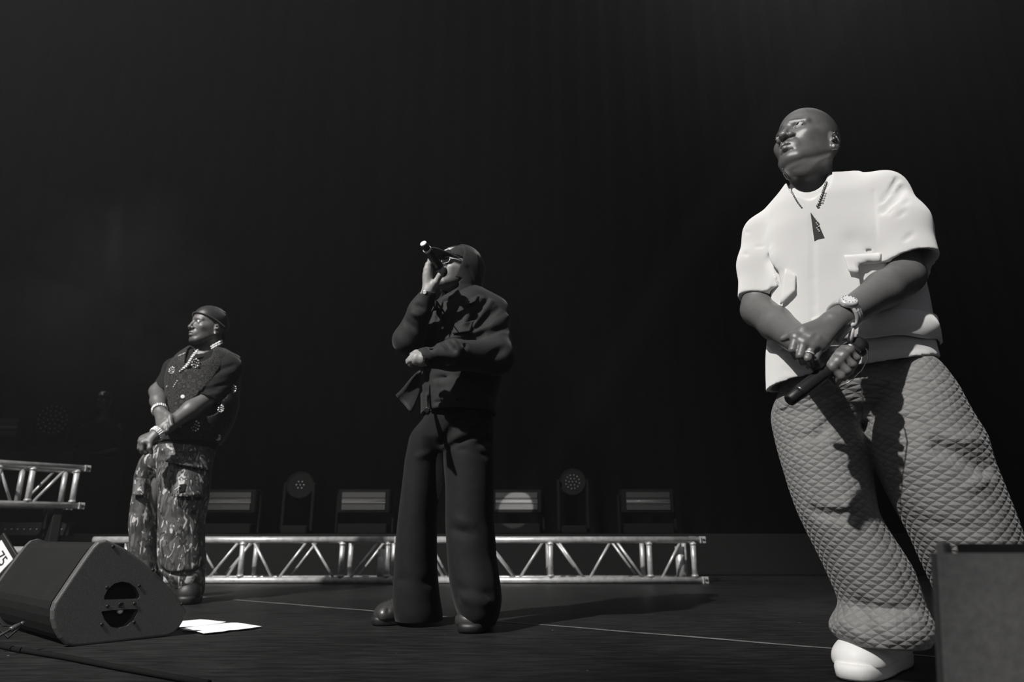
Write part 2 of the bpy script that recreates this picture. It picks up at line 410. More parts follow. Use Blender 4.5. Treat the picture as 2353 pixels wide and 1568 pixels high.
riser2 = MB().box((-5.2, 6.95, RL / 2), (2.1, .9, RL), bev=.01).obj('stage_riser', M_riser); tag(riser2, 'tall black riser at the left wing carrying a round LED light', 'riser')

riser3 = MB().box((-4.85, 8.1, RZ / 2), (1.3, 1.2, RZ), bev=.01).obj('stage_riser', M_riser); tag(riser3, 'small low riser under the dim crew member, left background', 'riser')
# tape line across the vinyl
def floor_pt(px, py):
    r = ray(px, py); t = -CH / r[2]; return np.array([r[0] * t, r[1] * t, 0.0])
ta, tb = floor_pt(462, 1373), floor_pt(2150, 1511); d = (tb - ta) / np.linalg.norm(tb - ta); pn = np.array([-d[1], d[0], 0])
tb2 = tb + d * .6; ta2 = ta - d * .5
V = []; F = []
for i in range(61):
    q = ta2 + (tb2 - ta2) * i / 60 + pn * .004 * math.sin(i * .9)
    V += [q - pn * .013 + [0, 0, .0015], q + pn * .013 + [0, 0, .0015]]
for i in range(60): F.append((2 * i, 2 * i + 2, 2 * i + 3, 2 * i + 1))
MB().add(V, F).obj('tape_strip', M_tape, fl)

# ---------------------------------------------------------------- trusses
TR = .0245
def truss(label, x0, x1, posts, diags, hgt=.29, dep=.29, loc=(0, 0, 0), rz=0.0, plates=(True, True), thick=()):
    """posts: x of the uprights; diags: (x at the top, x at the bottom) of the front lattice"""
    t = empty('lighting_truss', label, 'truss', loc, (0, 0, rz), None)
    for y in (0, dep):
        for z in (TR, TR + hgt):
            MB().tube([(x0, y, z), (x1, y, z)], TR, 16).obj('chord', M_alu, t)
            for xe, ok in ((x0, plates[0]), (x1, plates[1])):
                if ok:
                    s_ = -1 if xe == x0 else 1
                    g = MB().box((xe + s_ * .025, y, z), (.05, .014, .05), bev=.003).box((xe + s_ * .006, y, z), (.012, .052, .052), bev=.004)
                    co = g.obj('coupler', M_alu, t)
                    MB().lathe([(-.012, .009), (.012, .009)], (xe + s_ * .034, y, z), (0, 1, 0), 10).obj('pin_hole', M_blackmetal, co)
        for x in posts:
            v = MB().tube([(x, y, TR), (x, y, TR + hgt)], .021, 14).obj('upright', M_alu, t)
            if y == 0: MB().lathe([(0, .026), (.008, .028), (.014, .022)], (x, y, TR + hgt - .036), (0, 0, 1), 12).obj('weld_collar', M_alu, v); MB().lathe([(0, .024), (.01, .028), (.016, .022)], (x, y, TR + .024), (0, 0, 1), 12).obj('weld_collar', M_alu, v)
        for (xt, xb) in (diags if y == 0 else diags[::2]): MB().tube([(xt, y, TR + hgt - .02), (xb, y, TR + .02)], .0105, 10).obj('diagonal', M_alu, t)
    for x in posts:
        for z in (TR, TR + hgt): MB().tube([(x, .02, z), (x, dep - .02, z)], .012, 10).obj('cross_tube', M_alu, t)
    for a, b_ in zip(posts[:-1], posts[1:]):
        MB().tube([(a, .02, TR), (b_, dep - .02, TR)], .0105, 10).obj('cross_tube', M_alu, t)
    for (x, h_) in thick: MB().tube([(x, .12, TR), (x, .12, TR + h_)], .036, 18).obj('ballast_post', M_alu, t)
    return t
TY = 5.4
fx = lambda px, py=1290: float(W(px, py, TY)[0])
pa = [555, 785, 890]; da = [(543, 485), (580, 628), (700, 645), (715, 768), (865, 808)]
mir = lambda p: 556 - (p - 556)
pa_all = sorted(pa + [mir(785), mir(872)]); da_all = da + [(mir(580) + 40, mir(628) + 40), (mir(700), mir(645)), (mir(715), mir(768)), (mir(865), mir(808))]
truss('long worn aluminium floor truss behind the man in camouflage trousers', fx(208), fx(905), [fx(p) for p in pa_all], [(fx(a), fx(b_)) for a, b_ in da_all], loc=(0, TY, 0), plates=(False, True), thick=((fx(872), .22),))
pb = [950, 1043, 1265, 1493, 1595]; db = [(975, 1020), (1085, 1063), (1118, 1182), (1247, 1195), (1285, 1340), (1403, 1355), (1420, 1475), (1565, 1520)]
truss('aluminium floor truss running from the hooded man to the right-hand dark', fx(918), fx(1610), [fx(p) for p in pb], [(fx(a), fx(b_)) for a, b_ in db], loc=(0, TY, 0), plates=(False, True), thick=((fx(1572), .24),))
# raised truss at the left edge: stands on the two legs of a low stand
e1 = W(193, 1076, 5.5); e0 = W(0, 1064, 5.09); dv = (e1 - e0); dv[2] = 0; Lr = np.linalg.norm(dv); dv /= Lr; az = math.atan2(dv[1], dv[0])
k = lambda px: float(np.interp(px, [0, 193], [-Lr, 0]))
zb = .57 - TR
raised = truss('raised aluminium truss with two pierced end lugs at the left edge', -1.9, 0.0, [k(-160), k(75), k(178)], [(k(-150), k(-90)), (k(-5), k(38)), (k(148), k(88))], loc=(e1[0], e1[1], zb), rz=az, plates=(False, True))
for x in (-1.75, -.12): MB().box((x, .145, -zb / 2), (.06, .26, zb), bev=.004).obj('stand_leg', M_blackmetal, raised)
# low one peeping out over the wedge
lo_ = truss('short low truss chord showing over the left wedge monitor', -.9, 0.0, [-.06, -.7], [(-.12, -.4), (-.62, -.45)], hgt=.225, loc=tuple(W(50, 1300, 4.6)[:2]) + (0.0,), rz=R(3), plates=(False, False))

# ---------------------------------------------------------------- stage lights
def strobe(label, px, py, Y, wpx, base_z, dim=1.0, rz=0.0):
    c = W(px, py, Y); s_ = S(py, Y); w_ = wpx * s_; h_ = w_ * .40
    t = empty('strobe_light', label, 'stage light', (c[0], c[1], base_z), (0, 0, rz), None)
    z = c[2] - base_z
    MB().box((0, .13, z), (w_ + .09, .22, h_ + .06), bev=.012).obj('housing', M_matte, t)
    for sg in (-1, 1):
        pl = MB().box((0, .012, z + sg * h_ * .335), (w_, .012, h_ * .33), bev=.001).obj('led_plate', M_led, t)
        g = MB()
        for i in range(24): g.box((-w_ / 2 + w_ * (i + .5) / 24, .005, z + sg * h_ * .335), (w_ / 24 * .82, .003, h_ * .30))
        g.obj('led_cells', M_led, pl)['kind'] = 'stuff'
        MB().box((0, .016, z + sg * h_ * .085), (w_, .006, h_ * .085), Matrix.Rotation(sg * .5, 3, 'X'), bev=.001).obj('reflector', M_reflect, t)
    MB().tube([(-w_ / 2, .012, z), (w_ / 2, .012, z)], .005, 10).obj('flash_tube', M_glass, t)
    for sg in (-1, 1): MB().box((sg * (w_ / 2 + .065), .13, z / 2 + .04), (.02, .06, z + .06), bev=.004).obj('yoke_arm', M_matte, t)
    MB().box((0, .13, .05), (w_ + .05, .26, .10), bev=.01).obj('base', M_matte, t)
    return t
M_reflect = mat('tube_reflector', 0.09, 0.4, metal=.2)
G = 'strobe lights on the risers'
for lab, px in (('strobe light beside the camouflage trousers, twin plates lit grey', 525), ('strobe light panel standing between the two front men at left', 835),
                ('strobe light just right of the hooded man, round light patch on it', 1187), ('dimmest strobe light, far right behind the truss', 1490)):
    strobe(lab, px, 1152, 7.0, 100 if px != 1187 else 96, RZ)['group'] = G
strobe('strobe light on the tall riser at the left edge', -14, 981, 6.75, 98, RL, rz=R(6))['group'] = G

def wash(label, px, py, Y, rad, base_z, aim, dots, lens_r):
    c = W(px, py, Y); t = empty('moving_head_light', label, 'stage light', (c[0], c[1], base_z), (0, 0, 0), 'moving head lights on the risers'); z = c[2] - base_z
    ax = np.array(aim, float); ax /= np.linalg.norm(ax); o = np.array([0, 0, z])
    hd = MB().lathe([(-.20, rad * .55), (-.19, rad * .8), (-.08, rad * 1.05), (.0, rad * 1.12), (.012, rad * 1.1), (.012, rad * 1.02), (.004, rad)], o, ax, 28).obj('head', M_matte, t)
    a = np.cross(ax, [0, 0, 1.0]); a /= np.linalg.norm(a); b_ = np.cross(a, ax)
    lens = MB().ball((0, 0, 0), lens_r, 8).mesh('lens', M_glass)
    for (p, q) in dots:
        L_ = link('lens', lens, hd); L_.location = o + ax * .006 + a * p * rad * .9 + b_ * q * rad * .9
    for sg in (-1, 1): MB().box(tuple(np.array([sg * rad * 1.2, .02, z * .5 + .02])), (.03, .10, z), bev=.008).obj('yoke_arm', M_matte, t)
    MB().box((0, .02, .04), (rad * 2.1, .24, .08), bev=.012).obj('base', M_matte, t)
    return t
ring = [(0, 0)] + [(.33 * math.cos(a), .33 * math.sin(a)) for a in np.linspace(0, 6.28, 7)[:-1]] + [(.64 * math.cos(a + .2), .64 * math.sin(a + .2)) for a in np.linspace(0, 6.28, 13)[:-1]] + [(.95 * math.cos(a), .95 * math.sin(a)) for a in np.linspace(0, 6.28, 19)[:-1]]
wash('round LED moving light with a disc of small lenses, on the tall left riser', 122, 965, 6.75, .155, RL, (.12, -1, -.10), ring, .0085)
wash('dark moving head light between the two left strobe panels', 690, 1115, 7.0, .12, RZ, (.2, -1, .1), ring[:7], .008)
wash('dark moving head light left of the dimmest strobe panel', 1316, 1108, 7.0, .12, RZ, (-.2, -1, .1), ring[:19], .006)
# batten of small lenses under the raised truss
c0, c1 = W(-60, 1217, 5.9), W(150, 1217, 5.9)
bt = empty('led_batten', 'black LED batten with a row of tiny lenses under the raised truss', 'stage light', (c0[0], 5.9, 0))
MB().box(((c1[0] - c0[0]) / 2, .05, c0[2]), (c1[0] - c0[0] + .05, .09, .11), bev=.008).obj('housing', M_blackmetal, bt)
for x in (.12, c1[0] - c0[0] - .12): MB().box((x, .06, c0[2] / 2 - .02), (.03, .08, c0[2]), bev=.003).obj('foot', M_blackmetal, bt)
ln = MB().ball((0, 0, 0), .0075, 8).mesh('lens', M_glass)
for i in range(14):
    o = link('lens', ln, bt); o.location = (.05 + i * (c1[0] - c0[0] - .08) / 13, .003, c0[2])

# placard behind the left wedge
pc = W(6, 1288, 4.2)
pl = empty('placard', 'tilted white placard with black lettering behind the left wedge monitor', 'sign', (pc[0], pc[1], pc[2]), (R(-8), R(40), R(-20)))
MB().box((0, .012, 0), (.30, .02, .16), bev=.004).obj('backing', M_blackmetal, pl)
MB().box((-.03, 0, 0), (.17, .006, .105), bev=.002).obj('sheet', M_white, pl)
link('lettering', text_mesh('lettering', '75', .085, Matrix.Translation((-.01, -.0045, 0)) @ Matrix.Rotation(R(90), 4, 'X'), M_rubber, .001), pl)
MB().tube([(0.02, .03, 0), (.10, .10, -.30)], .012, 8).obj('prop_leg', M_blackmetal, pl)

# ---------------------------------------------------------------- wedge monitor, left
P0, P1 = floor_pt(165, 1487), floor_pt(385, 1464); e1_ = (P1 - P0) / np.linalg.norm(P1 - P0); nx = np.array([-e1_[1], e1_[0], 0.0])   # nx: away from us along the cabinet
def on_cheek(px, py):
    r = ray(px, py); nn = np.cross(e1_, [0, 0, 1.0]); o = np.array([0, 0, CH]); t = np.dot(P0 - o, nn) / np.dot(r, nn); p = o + r * t - P0
    return (float(np.dot(p, e1_)), float(p[2]))
outl = [(245, 1241), (262, 1248), (290, 1262), (325, 1287), (360, 1318), (392, 1352), (415, 1382), (428, 1402), (430, 1410), (424, 1424), (412, 1444), (400, 1456), (384, 1463), (330, 1469), (280, 1475), (230, 1481), (190, 1485), (168, 1486),
        (152, 1482), (138, 1468), (126, 1446), (120, 1424), (120, 1404), (126, 1386), (142, 1362), (166, 1326), (192, 1288), (214, 1258), (226, 1246)]
cheek = [on_cheek(*p) for p in outl]
hole1 = [on_cheek(*p) for p in ((240, 1379), (239, 1372), (248, 1355), (262, 1342), (280, 1337), (298, 1340), (312, 1351), (321, 1368), (321, 1374), (316, 1377), (290, 1378))]
hole2 = [on_cheek(*p) for p in ((233, 1407), (236, 1405), (270, 1402), (305, 1400), (317, 1401), (317, 1408), (308, 1424), (292, 1439), (272, 1445), (254, 1441), (240, 1425))]
wd = empty('wedge_monitor', 'black wedge stage monitor on the floor at left, with a cut-out handle', 'speaker')
CT_ = .034
def plate_with_holes(name, outline, holes, o, e1, e2, n_, t, m, parent, bev=.004):
    """a plate cut out by boolean, bevelled"""
    base = MB().prism(outline, o, e1, e2, n_, t).obj(name, m, parent)
    bv = base.modifiers.new('edge', 'BEVEL'); bv.width = bev; bv.segments = 3; bv.limit_method = 'ANGLE'; bv.angle_limit = R(50)
    for h in holes:
        c_ = MB().prism(h, np.array(o) - np.array(n_) * .02, e1, e2, n_, t + .04).obj('cutter', m)
        q = base.modifiers.new('hole', 'BOOLEAN'); q.object = c_; q.solver = 'EXACT'
    bpy.context.view_layer.update(); dg = bpy.context.evaluated_depsgraph_get(); me = bpy.data.meshes.new_from_object(base.evaluated_get(dg))
    cut = [q.object for q in base.modifiers if q.type == 'BOOLEAN']; base.modifiers.clear(); base.data = me
    for c_ in cut: bpy.data.objects.remove(c_)
    return base
up = np.array([0, 0, 1.0])
ck = plate_with_holes('end_cheek', cheek, [hole1, hole2], P0, e1_, up, nx, CT_, M_wedge, wd, .008)
cm = np.mean(cheek, 0); ins = [(cm[0] + (p - cm[0]) * .955, cm[1] + (q - cm[1]) * .955) for p, q in cheek]
Lw = .72
MB().prism(ins, P0 + nx * (CT_ + .03), e1_, up, nx, Lw - .06).obj('cabinet', M_wedgebody, wd)
hp = [(cm[0] + (p - cm[0]) * .93, cm[1] + (q - cm[1]) * .93) for p, q in cheek]
MB().prism(hp, P0 + nx * (CT_ - .001), e1_, up, nx, .031).obj('handle_well', M_void, wd)
MB().prism(cheek, P0 + nx * (Lw + CT_), e1_, up, nx, CT_).obj('end_cheek', M_wedge, wd)
for p in ((260, 1257), (352, 1311), (418, 1389), (246, 1351), (320, 1347), (247, 1394), (309, 1388), (234, 1436), (308, 1431)):
    a, b_ = on_cheek(*p); q = P0 + e1_ * a + up * b_
    MB().lathe([(0, .0045), (-.0015, .006), (-.002, .003)], q, nx, 8).obj('screw', M_blackmetal, ck)
a, b_ = on_cheek(278, 1391); q = P0 + e1_ * a + up * b_
MB().lathe([(-.0015, .010), (-.003, .009), (-.003, .006), (.002, .006)], q, nx, 12).obj('pole_socket', M_blackmetal, ck)
a, b_ = on_cheek(274, 1409); q = P0 + e1_ * a + up * b_ + nx * .02
MB().lathe([(0, .004), (.004, .011), (.012, .012), (.02, .006)], q, e1_ * .9 + up * .55, 12).obj('latch', M_chrome, wd)
# rows of grille perforations' fixings on the cabinet top
# cable with plugs at the back of the wedge
pq = [W(-40, 1478, 2.2), W(0, 1461, 2.22), W(26, 1447, 2.26)]
cb = empty('audio_cable', 'black cable with a metal plug lying behind the left wedge monitor', 'cable', tuple(pq[2]))
def rel(pts, o): return [np.array(p) - np.array(o) for p in pts]
fl_end = floor_pt(-120, 1500); fl_end[2] = .006
M_plug = mat('dull_plug_metal', .10, .4, metal=.4); M_cablegrey = mat('grey_cable', .06, .35, spec=.6)
MB().tube(rel([fl_end + [-.3, 0, 0], fl_end] + pq, pq[2]), .004, 8).obj('lead', M_cablegrey, cb)
dq = (pq[2] - pq[1]); dq /= np.linalg.norm(dq)
MB().lathe([(-.004, .006), (0, .0085), (.020, .0085), (.023, .007), (.034, .007)], (0, 0, 0), dq, 12).obj('plug', M_plug, cb)
c2_ = W(45, 1443, 2.3)
cb2 = empty('audio_cable', 'second thin cable with a small plug just right of the first', 'cable', tuple(c2_))
MB().lathe([(0, .004), (.016, .007), (.02, .003)], (0, 0, 0), dq * .7 + up * .7, 10).obj('plug', M_plug, cb2)
MB().tube([(0, 0, 0), (-.03, 0, -.03), (-.05, -.02, -c2_[2] + .07), (-.12, -.06, -c2_[2] + .006), (-.5, -.1, -c2_[2] + .006)], .004, 8).obj('lead', M_rubber, cb2)
# dark loom of cable lying across the front-left corner
q = [floor_pt(x, y) + np.array([0, 0, .008]) for x, y in ((-60, 1478), (40, 1500), (150, 1518), (260, 1540), (380, 1562), (480, 1580))]
tag(MB().tube(q, .008, 8).obj('power_cable', M_void), 'thick black cable lying on the vinyl in front of the wedge', 'cable')

# sheets of paper
def sheet(label, pts, curl, seed):
    P = [floor_pt(*p) for p in pts]; c = np.mean(P, 0); n_ = len(P); V = [c + [0, 0, .006 + curl * .3]]; g = random.Random(seed)
    for k_ in (.5, 1.0):
        for p in P: V.append(c + (p - c) * k_ + np.array([0, 0, .005 + curl * k_ * (.3 + .7 * g.random())]))
    F = [(0, 1 + i, 1 + (i + 1) % n_) for i in range(n_)] + [(1 + i, 1 + n_ + i, 1 + n_ + (i + 1) % n_, 1 + (i + 1) % n_) for i in range(n_)]
    V = [np.array(v) - c for v in V]
    o = MB().add(V, F).obj('paper_sheet', M_paper); o.location = c; sd = o.modifiers.new('thickness', 'SOLIDIFY'); sd.thickness = .0012
    return tag(o, label, 'paper', 'sheets of paper on the floor')
sheet('white paper sheet on the floor nearest the wedge cheek', [(398, 1447), (412, 1432), (460, 1428), (480, 1430), (519, 1434), (505, 1438), (450, 1444)], .002, 1)
sheet('larger crumpled white paper sheet beyond the wedge, nearer the hooded man', [(413, 1450), (470, 1443), (530, 1437), (545, 1437), (601, 1445), (575, 1449), (548, 1452), (528, 1453), (515, 1456), (490, 1459), (468, 1461), (450, 1456), (430, 1454)], .003, 2)

# ---------------------------------------------------------------- grey cabinet, right foreground
gc = empty('monitor_cabinet', 'grey speaker cabinet close at the right edge, seen from behind', 'speaker')
GY = .85; xl = float(W(2150, 1250, GY)[0]); zt = float(W(2150, 1247, GY)[2])
prof = [(0, zt), (.065, 0), (.42, 0), (.36, zt * .55), (.06, zt)]         # the cabinet narrows towards its front
def side(x0, sg):
    V = [(x0 + sg * ((y - .065 * (zt - z) / zt) * .75 + t), GY + y, z) for t in (0, .010) for y, z in prof]
    F = [(0, 1, 2, 3, 4), (9, 8, 7, 6, 5)] + [(i, 5 + i, 5 + (i + 1) % 5, (i + 1) % 5) for i in range(5)]
    o = MB().add(V, F if sg > 0 else [f[::-1] for f in F]).obj('side_cheek', M_grey, gc); bv = o.modifiers.new('edge', 'BEVEL'); bv.width = .003; bv.segments = 3
side(xl, 1); side(xl + .60, -1)
zf = zt - .0125; sl_ = .065 / zt
MB().prism([(GY + (zt - zf) * sl_ + .0002, zf), (GY + .0645, 0.002), (GY + .084, 0.002), (GY + .02 + (zt - zf) * sl_, zf)], (xl + .005, 0, 0), (0, 1, 0), (0, 0, 1), (1, 0, 0), .590).obj('rear_panel', M_grey, gc)
gp = [(.022, zt - .002), (.085, .004), (.32, .004), (.28, zt * .53), (.065, zt - .002)]; V = [(xl + .017 + y * .76 + .004, GY + y, z) for y, z in gp] + [(xl + .583 - y * .76 - .004, GY + y, z) for y, z in gp]
MB().add(V, [(0, 1, 2, 3, 4), (9, 8, 7, 6, 5)] + [(i, 5 + i, 5 + (i + 1) % 5, (i + 1) % 5) for i in range(5)]).obj('grille', M_blackfoam, gc)
# ---------------------------------------------------------------- building people
def skin(name, col, lip, dark, rough=.42, spec=.45):
    """col: skin, lip: lips and nails, dark: stubble, brows and hair; the vertex attribute 'tone' holds (lip, stubble)"""
    m = mat(name, col, rough, spec=spec, bump=.25, bscale=900); n, l = nodes_of(m); b = n['Principled BSDF']
    at = n.new('ShaderNodeAttribute'); at.attribute_name = 'tone'; sp = n.new('ShaderNodeSeparateXYZ'); l.new(at.outputs['Vector'], sp.inputs[0])
    nz = n.new('ShaderNodeTexNoise'); nz.inputs['Scale'].default_value = 60; nz.inputs['Detail'].default_value = 4; tc = n.new('ShaderNodeTexCoord'); l.new(tc.outputs['Object'], nz.inputs['Vector'])
    x0 = n.new('ShaderNodeMix'); x0.data_type = 'RGBA'; x0.inputs[6].default_value = (*[c * .86 for c in col], 1); x0.inputs[7].default_value = (*[c * 1.14 for c in col], 1); l.new(nz.outputs[0], x0.inputs[0])
    x1 = n.new('ShaderNodeMix'); x1.data_type = 'RGBA'; l.new(sp.outputs[0], x1.inputs[0]); l.new(x0.outputs[2], x1.inputs[6]); x1.inputs[7].default_value = (*lip, 1)
    x2 = n.new('ShaderNodeMix'); x2.data_type = 'RGBA'; l.new(sp.outputs[1], x2.inputs[0]); l.new(x1.outputs[2], x2.inputs[6]); x2.inputs[7].default_value = (*dark, 1)
    l.new(x2.outputs[2], b.inputs['Base Color']); return m
def g3(v): return (v, v * .985, v * .965)
M_eye = mat('eye_white', .62, .15, spec=.6); M_iris = mat('dark_iris', .012, .1, spec=.7)

def frame(origin, fwd, roll=0.0, s=0.01):
    """a matrix from head centimetres (x to the right hand, y out of the face, z to the crown) to the place"""
    f = Vector(fwd).normalized(); r = f.cross(Vector((0, 0, 1))).normalized(); u = r.cross(f)
    q = Matrix.Rotation(roll, 3, f); r, u = q @ r, q @ u
    M = Matrix(((r.x * s, f.x * s, u.x * s, origin[0]), (r.y * s, f.y * s, u.y * s, origin[1]), (r.z * s, f.z * s, u.z * s, origin[2]), (0, 0, 0, 1)))
    return np.array(M), np.array(M.inverted())
def tf(M, V): V = np.asarray(V, float); return V @ M[:3, :3].T + M[:3, 3]

def head_vol(Mi, neck, h=.17, brow=1.0, nose=1.0, jaw=1.0, chest=()):
    """one head with face, ears and neck; neck: the points of the place down which the neck runs, with radii in metres"""
    s = 1 / np.linalg.norm(Mi[:3, 0]); N = [(tf(Mi, p), r / s) for p, r in neck]
    lo = np.minimum([-10.5, -12.5, -13], np.min([p - r - 1 for p, r in N], 0)); hi = np.maximum([10.5, 13, 13.5], np.max([p + r + 1 for p, r in N], 0))
    v = Vol(lo, hi, h)
    v.add(ell((0, -1.2, 3.6), (7.5, 9.5, 8.0))); v.add(ell((0, 2.6, -3.2), (6.1, 6.2, 8.2)), 2.0)
    for sx in (-1, 1):
        v.add(rc((5.4 * sx, -.8, -5.6), (2.2 * sx, 6.2, -9.8), 1.5 * jaw, 1.7), 2.4)
        v.add(ell((4.2 * sx, 5.3, -2.2), (1.9, 1.8, 1.5)), 2.2); v.add(ell((5.5 * sx, .6, -2.4), (1.1, 3.0, 2.8)), 2.0)
    v.add(ell((0, 6.9, -9.7), (2.3, 1.9, 1.7)), 1.5); v.add(ell((0, 7.0, -6.3), (3.1, 2.2, 2.5)), 1.5)
    for sx in (-1, 1):
        v.cut(ell((3.25 * sx, 9.0, .1), (2.0, 2.15, 1.25)), 1.0)
        v.add(rc((.9 * sx, 8.05, 2.25), (4.5 * sx, 6.4, 1.75), .62 * brow, .50 * brow), 1.6)
        v.fold([(5.9 * sx, 3.0, 3.0), (6.4 * sx, 1.5, 1.0)], -.10, 1.5)
    v.add(rc((0, 8.1, 1.0), (0, 10.0, -2.6), .62, .85), .8); v.add(ell((0, 10.1, -3.1), (1.15 * nose, 1.0, .95)), .5)
    for sx in (-1, 1): v.add(ell((1.5 * sx * nose, 8.9, -3.5), (.95 * nose, 1.15, .85)), .5)
    for sx in (-1, 1): v.cut(ell((.75 * sx * nose, 9.5, -4.25), (.48, .6, .5)), .2)
    for sx in (-1, 1):           # eyelids round an almond opening
        c = np.array([3.2 * sx, 7.05, .1]); v.add(ell(c, (1.42, 1.38, 1.22)), .40)
        v.cut(ell(c + [.05 * sx, 1.3, -.02], (1.38, 1.05, .70), np.array(Matrix.Rotation(-.10 * sx, 3, 'Y'))), .12); v.cut(ell(c, (1.22, 1.22, 1.22)))
        v.fold([c + [-1.3 * sx, .8, .62], c + [0, 1.35, 1.0], c + [1.35 * sx, .6, .6]], -.14, .16); v.fold([c + [-1.2 * sx, .9, -.75], c + [0, 1.15, -1.2], c + [1.4 * sx, .5, -.8]], -.10, .3)
    v.add(rc((2.75, 7.45, -6.5), (.6, 9.15, -5.9), .40, .66), .35).add(rc((-2.75, 7.45, -6.5), (-.6, 9.15, -5.9), .40, .66), .35).add(rc((-.6, 9.05, -5.95), (.6, 9.05, -5.95), .55), .3)
    v.add(rc((2.4, 7.6, -6.9), (0, 8.95, -7.25), .50, .78), .35).add(rc((-2.4, 7.6, -6.9), (0, 8.95, -7.25), .50, .78), .35)
    v.fold([(-3.1, 7.2, -6.6), (-1.2, 8.9, -6.55), (0, 9.35, -6.5), (1.2, 8.9, -6.55), (3.1, 7.2, -6.6)], -.42, .22)
    v.fold([(-1.6, 8.0, -8.2), (0, 8.6, -8.3), (1.6, 8.0, -8.2)], -.3, .5); v.fold([(0, 9.3, -4.6), (0, 9.2, -5.2)], -.15, .3)
    for sx in (-1, 1): v.fold([(2.3 * sx, 8.2, -3.7), (3.1 * sx, 7.4, -5.2), (3.3 * sx, 6.8, -6.7)], -.13, .42)
    for sx in (-1, 1):           # ears
        E = np.array(Matrix.Rotation(.30 * sx, 3, 'Z') @ Matrix.Rotation(-.18, 3, 'X')); c = np.array([7.35 * sx, -1.7, -2.2])
        v.add(ell(c, (.75, 1.75, 3.0), E), .5).add(ell(c + [-.1 * sx, .5, -2.3], (.6, .9, 1.0)), .4); v.cut(ell(c + [.75 * sx, .15, .1], (.55, 1.05, 1.9), E), .25); v.cut(ell(c + [.3 * sx, .5, -.4], (.6, .6, .8)), .2)
        v.add(rc(c + [.35 * sx, 1.15, .1], c + [.3 * sx, 1.2, -.7], .3), .3)
    v.add(rc((0, -2.2, -3.0), N[0][0], 5.6, N[0][1]), 2.0)
    for (p, r), (q, r2) in zip(N[:-1], N[1:]): v.add(rc(p, q, r, r2), 1.5)
    for p, q, r, r2 in chest: v.add(rc(tf(Mi, p), tf(Mi, q), r / s, r2 / s), 2.0)
    return v
def head_tone(V, stubble=0.0, brow=.9, hair=0.0):
    x, y, z = V.T; t = np.zeros((len(V), 3))
    lip = np.exp(-(((np.abs(x) / 2.3) ** 4))) * np.exp(-((z + 6.7) / .85) ** 4) * (y > 7.4); t[:, 0] = lip
    br = np.exp(-((z - 2.45 + .14 * np.abs(x)) / .55) ** 4) * np.exp(-((np.abs(x) - 2.7) / 1.7) ** 6) * (y > 5)
    be = 1 / (1 + np.exp(-( -z - 5.2 + .35 * np.clip(6 - y, -2, 9)) * 2.2)) * (y > -1.5) * (1 - lip) * (z > -12.5); be = np.clip(be, 0, 1)
    mu = np.exp(-((z + 5.1) / .6) ** 4) * (np.abs(x) < 2.9) * (y > 7)
    hr = 1 / (1 + np.exp(-(z - 5.2 + .5 * (6.0 - np.abs(y * .9 + 0))) * 1.5)) * (y < 6.2)
    t[:, 1] = np.clip(br * brow + np.maximum(be, mu) * stubble + hr * hair, 0, 1); return t
def eyes(M, parent, look=(0, 1, 0), s=1.0):
    for sx in (-1, 1):
        c = np.array([3.2 * sx, 7.05, .1]); ax = np.array(look, float); ax /= np.linalg.norm(ax); a = np.cross(ax, [0, 0, 1.0]); a /= np.linalg.norm(a); b = np.cross(a, ax); V = []; n_ = 20; mi = []
        rings = [0, .20, .44, .6, .9, 1.2, 1.6, 2.2, 3.14]; F = []
        for q in rings:
            for k in range(n_): V.append(c + 1.19 * (ax * math.cos(q) * (1.02 if q < .5 else 1) + math.sin(q) * (a * math.cos(6.2832 * k / n_) + b * math.sin(6.2832 * k / n_))))
        for i in range(len(rings) - 1):
            for k in range(n_): F.append((i * n_ + k, (i + 1) * n_ + k, (i + 1) * n_ + (k + 1) % n_, i * n_ + (k + 1) % n_)); mi.append(1 if i < 2 else 0)
        link('eye', mesh_np('eye', tf(M, V) - np.array(parent.location), F, [M_eye, M_iris], midx=mi), parent)

def hand(v, wrist, knuckles, fingers, thumb, rw=.028, rp=.0135, rf=.0092, k=.008, fl=None, sc_=1.0):
    """knuckles: index to little finger; fingers: the joints beyond each; thumb: base, joint, tip"""
    fl = fl or None; kn = [np.array(p, float) for p in knuckles]; wrist = np.array(wrist, float); kc = np.mean(kn, 0); side_ = kn[0] - kn[3]; side_ = side_ / np.linalg.norm(side_)
    for i, p in enumerate(kn):
        w_ = wrist + side_ * (.012 - .008 * i) * sc_
        v.add(rc(w_, p, rp * 1.12 * sc_, rp * sc_), k * 1.6)
    for p, q in zip(kn[:-1], kn[1:]): v.add(rc(p * .8 + wrist * .2, q * .8 + wrist * .2, rp * .95 * sc_), k)
    for i, (p, js) in enumerate(zip(kn, fingers)):
        f = (1.0, 1.03, .97, .85)[i] * sc_; js = [np.array(j, float) for j in js]; rs = [rf * 1.12, rf * 1.02, rf * .95, rf * .82]
        prev = p
        v.add(ell(p, (rp * .95 * f,) * 3), k * .6)
        for j, (q, r0, r1) in enumerate(zip(js, rs, rs[1:])): v.add(rc(prev, q, r0 * f, r1 * f), .0025); prev = q
    th = [np.array(q, float) for q in thumb]; v.add(rc(wrist * .65 + th[0] * .35, th[0], rp * 1.15 * sc_, rp * 1.05 * sc_), k * 1.5)
    for i, (p, q) in enumerate(zip(th[:-1], th[1:])): v.add(rc(p, q, (rp * .98, rp * .86, rp * .8)[i] * sc_, (rp * .86, rp * .66, rp * .6)[i] * sc_), .004)
    return v
def person(label, base, body_parts, M_skin, tones):
    """the person's own mesh; clothing is added as children"""
    V, Q = join(body_parts); t = np.concatenate(tones); me = mesh_np('person', V - np.array(base), Q, M_skin, attrs={'tone': t}); o = link('person', me); o.location = base
    return tag(o, label, 'person')
